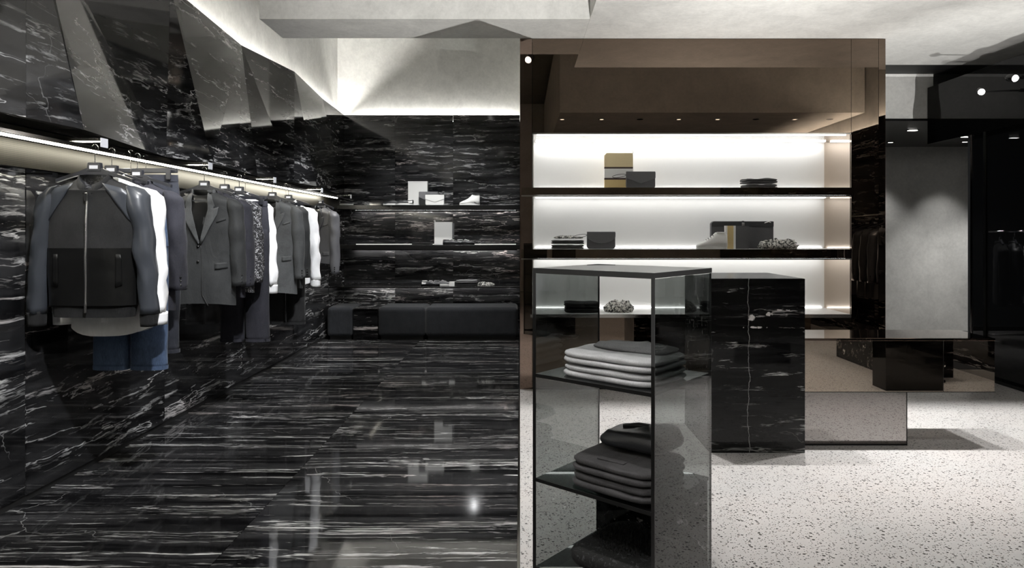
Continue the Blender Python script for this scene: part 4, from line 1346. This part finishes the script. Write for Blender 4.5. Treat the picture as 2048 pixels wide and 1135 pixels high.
# ---- niche, middle shelf
folded((on(1135, YN), YN, SH2), 0.30, 0.24, 0.034, 2, 'denim_grey', 'folded charcoal jeans at the left of the middle lit shelf', seed=5, group='charcoal jeans on the middle lit shelf', amp=0.004)
crumpled((on(1137, YN), YN, SH2 + 0.094), 0.26, 0.19, 0.022, 'print', 'black and white beaded strap lying on the charcoal jeans', 4, 'beaded_strap', 'accessory')
envelope((on(1202, YN - 0.08), YN - 0.08, SH2), 0.262, 0.152, 0.036, 'leather_grey', 'graphite envelope clutch on the middle lit shelf', strap=True, flapmat='leather_flap')
t = thing('briefcase', (on(1483, YN + 0.02), YN + 0.02, SH2 + 0.0006), 'dark leather document case on the middle lit shelf', 'bag')
W2, H2 = 0.29, 0.255
MB().prism([(-W2, 0.0), (W2, 0.0), (W2, H2), (-W2 + 0.02, H2), (-W2, H2 - 0.02)], -0.03, 0.03).build('body', 'leather_grey', t, local=True, bevel=0.008)
MB().prism([(-W2 + 0.002, H2 - 0.05), (W2 - 0.002, H2 - 0.05), (W2 - 0.002, H2 - 0.002), (-W2 + 0.02, H2 - 0.002), (-W2 + 0.002, H2 - 0.02)], -0.036, -0.031).build('top_band', 'leather', t, local=True, bevel=0.001)
MB().box(-0.008, 0.012, -0.040, -0.031, 0.0, H2 + 0.003).build('strap', 'leather', t, local=True, bevel=0.002)
MB().box(-0.012, 0.016, -0.046, -0.040, H2 - 0.045, H2 - 0.015).build('buckle', 'silver', t, local=True, bevel=0.002)
MB().tube([(W2 - 0.10, -0.03, H2 - 0.02), (W2 - 0.05, -0.04, H2 - 0.005), (W2 - 0.02, -0.03, H2 - 0.015)], 0.004, 6).build('zip_puller', 'silver', t, local=True)
t = thing('striped_wallet', (on(1473, YN - 0.09), YN - 0.09, SH2 + 0.0006), 'dark folder with white and ochre vertical stripes before the case', 'bag')
for k, (x0, x1, m) in enumerate(((-0.108, -0.088, 'leather_white'), (-0.088, -0.032, 'leather_tan'), (-0.032, -0.012, 'leather_white'), (-0.012, 0.108, 'leather_grey'))):
    MB().box(x0, x1, -0.014, 0.014, 0.0, 0.212).build(('white_stripe', 'ochre_stripe', 'white_stripe', 'dark_panel')[k], m, t, local=True)
shoe((on(1423, YN - 0.16), YN - 0.16, SH2), 'white leather high top sneaker beside the striped folder', pi, 0.275, True, group=None, name='high_top_sneaker')
crumpled((on(1556, YN - 0.13), YN - 0.13, SH2), 0.36, 0.20, 0.075, 'print', 'crumpled black and white scarf right of the case', 11)
# ---- niche, bottom shelf
folded((on(1163, YN), YN, NZ0), 0.32, 0.26, 0.036, 2, 'wool_black', 'folded black sweater on the lowest lit shelf', seed=7, group='black sweaters on the lowest lit shelf', amp=0.006)
crumpled((on(1238, YN - 0.02), YN - 0.02, NZ0), 0.28, 0.20, 0.085, 'print', 'crumpled printed scarf on the lowest lit shelf', 21)

# ---- alcove shelves
YA = 9.68
za, zb, zc = AZ


def xa(px):
    return (px - CX) * YA / F


t = thing('card_box', (xa(834), YA + 0.08, za + 0.0006), 'tall white box standing on the upper alcove shelf', 'box')
bx('carton', 'leather_white', (xa(815), xa(854), YA + 0.04, YA + 0.12, za + 0.001, za + 0.345), t, bevel=0.003)
bx('lid_edge', 'leather_white', (xa(815) - 0.001, xa(854) + 0.001, YA + 0.038, YA + 0.122, za + 0.330, za + 0.347), t, bevel=0.001)
envelope((xa(857), YA - 0.0, za), 0.27, 0.19, 0.03, 'wool_char', 'grey flap clutch behind the small white envelope bag', round_flap=False, flapmat='melange_dark')
envelope((xa(871), YA - 0.08, za), 0.265, 0.142, 0.03, 'leather_white', 'small white envelope bag on the upper alcove shelf', round_flap=False)
shoe((xa(787), YA - 0.05, za), 'black low shoe at the left of the upper alcove shelf', pi, 0.27, False, 'leather', 'rubber_white', name='low_shoe')
shoe((xa(812), YA - 0.12, za), 'black and white low shoe next to the tall white box', pi, 0.25, False, 'leather', 'rubber_white', accent='leather_white', name='low_shoe')
shoe((xa(940), YA - 0.06, za), 'white high top sneaker with black collar on the upper alcove shelf', pi, 0.28, True, 'leather_white', 'rubber_white', accent='leather', name='high_top_sneaker')
shoe((xa(690), YA - 0.02, za), 'black and white shoe at the rail end of the upper alcove shelf', 0.0, 0.24, False, 'leather', 'rubber_white', accent='leather_white', name='low_shoe')
t = thing('card_box', (xa(886), YA + 0.06, zb + 0.0006), 'white box with handle loop on the middle alcove shelf', 'box')
bx('carton', 'leather_white', (xa(868), xa(904), YA + 0.03, YA + 0.11, zb + 0.001, zb + 0.325), t, bevel=0.003)
MB().tube([(xa(868) + 0.004, YA + 0.05, zb + 0.325), (xa(868) - 0.008, YA + 0.05, zb + 0.345), (xa(868) + 0.004, YA + 0.05, zb + 0.355), (xa(868) + 0.014, YA + 0.05, zb + 0.327)], 0.004, 6).build('handle_loop', 'leather_white', t)
bx('side_gusset', 'melange_dark', (xa(904), xa(907), YA + 0.035, YA + 0.105, zb + 0.09, zb + 0.31), t)
folded((xa(845), YA - 0.03, zb), 0.28, 0.20, 0.030, 1, 'wool_black', 'flat black folded scarf on the middle alcove shelf', seed=12)
shoe((xa(905), YA - 0.08, zb), 'black strappy sandal right of the white box', 0.0, 0.25, False, 'leather', 'black', laces='silver', name='sandal')
shoe((xa(931), YA + 0.02, zb), 'black and silver sandal behind on the middle alcove shelf', 0.0, 0.25, False, 'leather', 'black', laces='silver', accent='melange', name='sandal')
shoe((xa(862), YA - 0.06, zc), 'black laced shoe on the lowest alcove shelf', 0.0, 0.26, False, 'leather', 'black', laces='cotton_white', accent='leather_white', name='low_shoe')
shoe((xa(885), YA + 0.03, zc), 'grey laced shoe behind on the lowest alcove shelf', 0.0, 0.25, False, 'melange_dark', 'rubber_white', laces='cotton_white', name='low_shoe')
t = thing('small_box', (xa(905), YA - 0.06, zc + 0.0006), 'little white card box on the lowest alcove shelf', 'box')
bx('carton', 'leather_white', (xa(899.5), xa(910.5), YA - 0.10, YA - 0.02, zc + 0.001, zc + 0.052), t, bevel=0.002)
bx('lid', 'leather_white', (xa(899.5) - 0.001, xa(910.5) + 0.001, YA - 0.101, YA - 0.019, zc + 0.053, zc + 0.062), t, bevel=0.001)
folded((xa(934), YA - 0.04, zc), 0.30, 0.22, 0.036, 2, ('wool_black', 'melange_dark'), 'folded knit on the lowest alcove shelf', seed=15, group='knits on the lowest alcove shelf', amp=0.006)
crumpled((xa(972), YA - 0.05, zc), 0.26, 0.12, 0.05, 'print', 'braided black and white belt on the lowest alcove shelf', 31, 'braided_belt', 'belt')

# ---- tower
def tpos(lx, ly, z):
    return Vector((tc_.x, tc_.y, 0)) + Xd * lx + Yd * ly + Vector((0, 0, z))


for k in range(2):
    t = thing('folded_sweater', tpos(0.035, -0.045, 0.8356 + k * 0.052), 'light grey melange sweater in the glass tower, ' + ('under the other' if k == 0 else 'on top of the other'), 'sweater', rz=TA, group='grey sweaters in the glass tower')
    pillow(0.43, 0.31, 0.024, 40 + k, 0.004).build('lower_ply', 'melange', t, local=True, smooth=True)
    move(pillow(0.425, 0.305, 0.024, 50 + k, 0.004), 0, 0, 0.0235).build('upper_ply', 'melange', t, local=True, smooth=True)
    if k == 1:
        move(pillow(0.33, 0.17, 0.030, 60, 0.014, fold=False, freq=7), 0.02, 0.06, 0.042).build('turned_hem', 'melange_dark', t, local=True, smooth=True)
for k in range(2):
    t = thing('folded_jeans', tpos(0.06, -0.05, 0.4156 + k * 0.060), 'charcoal denim jeans folded in the glass tower, ' + ('lower pair' if k == 0 else 'upper pair with visible pocket'), 'jeans', rz=TA, group='folded jeans in the glass tower')
    pillow(0.37, 0.32, 0.027, 70 + k, 0.004).build('lower_ply', 'denim_grey', t, local=True, smooth=True)
    move(pillow(0.365, 0.315, 0.028, 80 + k, 0.005), 0, 0, 0.027).build('upper_ply', 'denim_grey', t, local=True, smooth=True)
    if k == 1:
        MB().prism([(-0.06, 0.0), (0.05, 0.0), (0.045, 0.0016), (-0.055, 0.0016)], -0.12, -0.02).v
        pk = MB().box(-0.07, 0.05, -0.12, -0.01, 0.056, 0.0605).build('back_pocket', 'denim_grey', t, local=True, bevel=0.002)
t = thing('leather_trousers', tpos(0.07, 0.02, 0.552), 'black leather trousers bundled on top of the folded jeans', 'trousers', rz=TA)
move(pillow(0.30, 0.24, 0.075, 90, 0.020, fold=False, freq=6), 0, 0.02, -0.012).build('cloth', 'leather', t, local=True, smooth=True)
MB().tube([(-0.10, -0.05, 0.050), (-0.05, -0.065, 0.056), (0.0, -0.07, 0.056)], 0.003, 6).build('zipper', 'silver', t, local=True)
MB().tube([(-0.11, 0.05, 0.048), (-0.05, 0.075, 0.056), (0.02, 0.07, 0.060), (0.10, 0.04, 0.050)], [0.008, 0.013, 0.014, 0.008], 10).build('waistband', 'leather', t, local=True, smooth=True)
t = thing('fur_garment', tpos(0.05, -0.02, 0.0606), 'black shaggy fur piece on the bottom of the glass tower', 'fur')
t.rotation_euler.z = TA
pillow(0.40, 0.34, 0.13, 95, 0.016, fold=False, freq=6).build('pelt', 'fur', t, local=True, smooth=True)
mb = MB()
rr = random.Random(3)
for k in range(2600):
    a, r = rr.uniform(0, 2 * pi), sqrt(rr.random())
    x, y = 0.19 * r * cos(a), 0.16 * r * sin(a)
    z = 0.125 * (1 - r ** 4) + 0.02
    d = Vector((x * 3 + rr.uniform(-.5, .5), y * 3 + rr.uniform(-.5, .5), 0.8 + rr.uniform(-.5, .3))).normalized() * rr.uniform(0.015, 0.035)
    p = Vector((x, y, z))
    sd = Vector((-d.y, d.x, 0)).normalized() * 0.0018
    mb.add([p - sd, p + sd, p + d], [(0, 1, 2)])
mb.build('fur_hairs', 'fur', t, local=True, kind='stuff', fix=False)

# ---- rack behind the black glass
rk = thing('garment_rack', (6.9, 8.75, 0), 'free standing black clothes rack behind the glass partition', 'clothes rack')
zr = 1.42
MB().tube([(5.98, 8.75, zr), (7.9, 8.75, zr)], 0.014, 10).build('top_bar', 'chrome', rk, smooth=True)
for x in (5.98, 7.9):
    p = MB().tube([(x, 8.75, 0.03), (x, 8.75, zr)], 0.014, 10).build('post', 'chrome', rk, smooth=True)
    MB().box(x - 0.02, x + 0.02, 8.45, 9.05, 0.0, 0.03).build('foot', 'chrome', rk, bevel=0.004)
MB().tube([(5.98, 8.75, 0.10), (7.9, 8.75, 0.10)], 0.010, 8).build('lower_bar', 'chrome', rk, smooth=True)
GR = 'dark clothes on the rack behind the glass'
for i, (x, m, nm) in enumerate(((6.16, 'wool_black', 'black coat nearest the rack post behind the glass'), (6.34, 'leather', 'black leather jacket on the rack behind the glass'), (6.55, 'melange', 'pale grey jacket on the rack behind the glass'),
                                (6.76, 'cotton_white', 'white jacket on the rack behind the glass'), (6.98, 'wool_black', 'black jacket right of the white one behind the glass'))):
    blazer((x, 8.75, zr + 0.012), R_(62), nm, GR, m, sl_len=0.66, L=0.80 if i != 3 else 0.76, seed=30 + i, W=0.20)
    hanger((x, 8.75, zr + 0.012), R_(62), 'black hanger holding the ' + nm.split(' on the')[0].split(' nearest')[0].split(' right')[0] + ' behind the glass')
# ---- stool by the rack
st = thing('low_bench', (7.2, 8.0, 0), 'low dark bench behind the glass partition', 'bench')
MB().box(6.7, 8.0, 7.8, 8.2, 0.34, 0.42).build('seat', 'velvet', st, bevel=0.02)
for x in (6.75, 7.95):
    for y in (7.85, 8.15):
        MB().box(x - 0.02, x + 0.02, y - 0.02, y + 0.02, 0, 0.34).build('leg', 'chrome', st)

# ---- rail on the right wall, seen only in the mirror strip
r2 = thing('wall_rail', (4.42, 4.0, 1.62), 'chrome clothes rail on the right wall seen in the bronze mirror', 'clothes rail')
MB().tube([(4.40, 2.6, 1.62), (4.40, 5.0, 1.62)], 0.013, 10).build('bar', 'chrome', r2, smooth=True)
for y in (2.7, 4.9):
    MB().tube([(4.40, y, 1.62), (4.76, y, 1.62)], 0.010, 8).build('bracket', 'chrome', r2, smooth=True)
GM = 'coats on the right wall rail seen in the mirror'
for i in range(8):
    y = 3.2 + 0.20 * i
    m = ('wool_black', 'leather', 'wool_navy', 'wool_char')[i % 4]
    blazer((4.40, y, 1.632), R_(178 + 2 * (i % 3)), ORD[i] + ' dark coat on the right wall rail in the mirror, counting from the viewer', GM, m, sl_len=0.66, L=0.86, seed=40 + i, W=0.22, name='coat')
    hanger((4.40, y, 1.632), R_(178), 'black hanger of the ' + ORD[i] + ' coat on the right wall rail in the mirror')['group'] = 'hangers on the right wall rail'
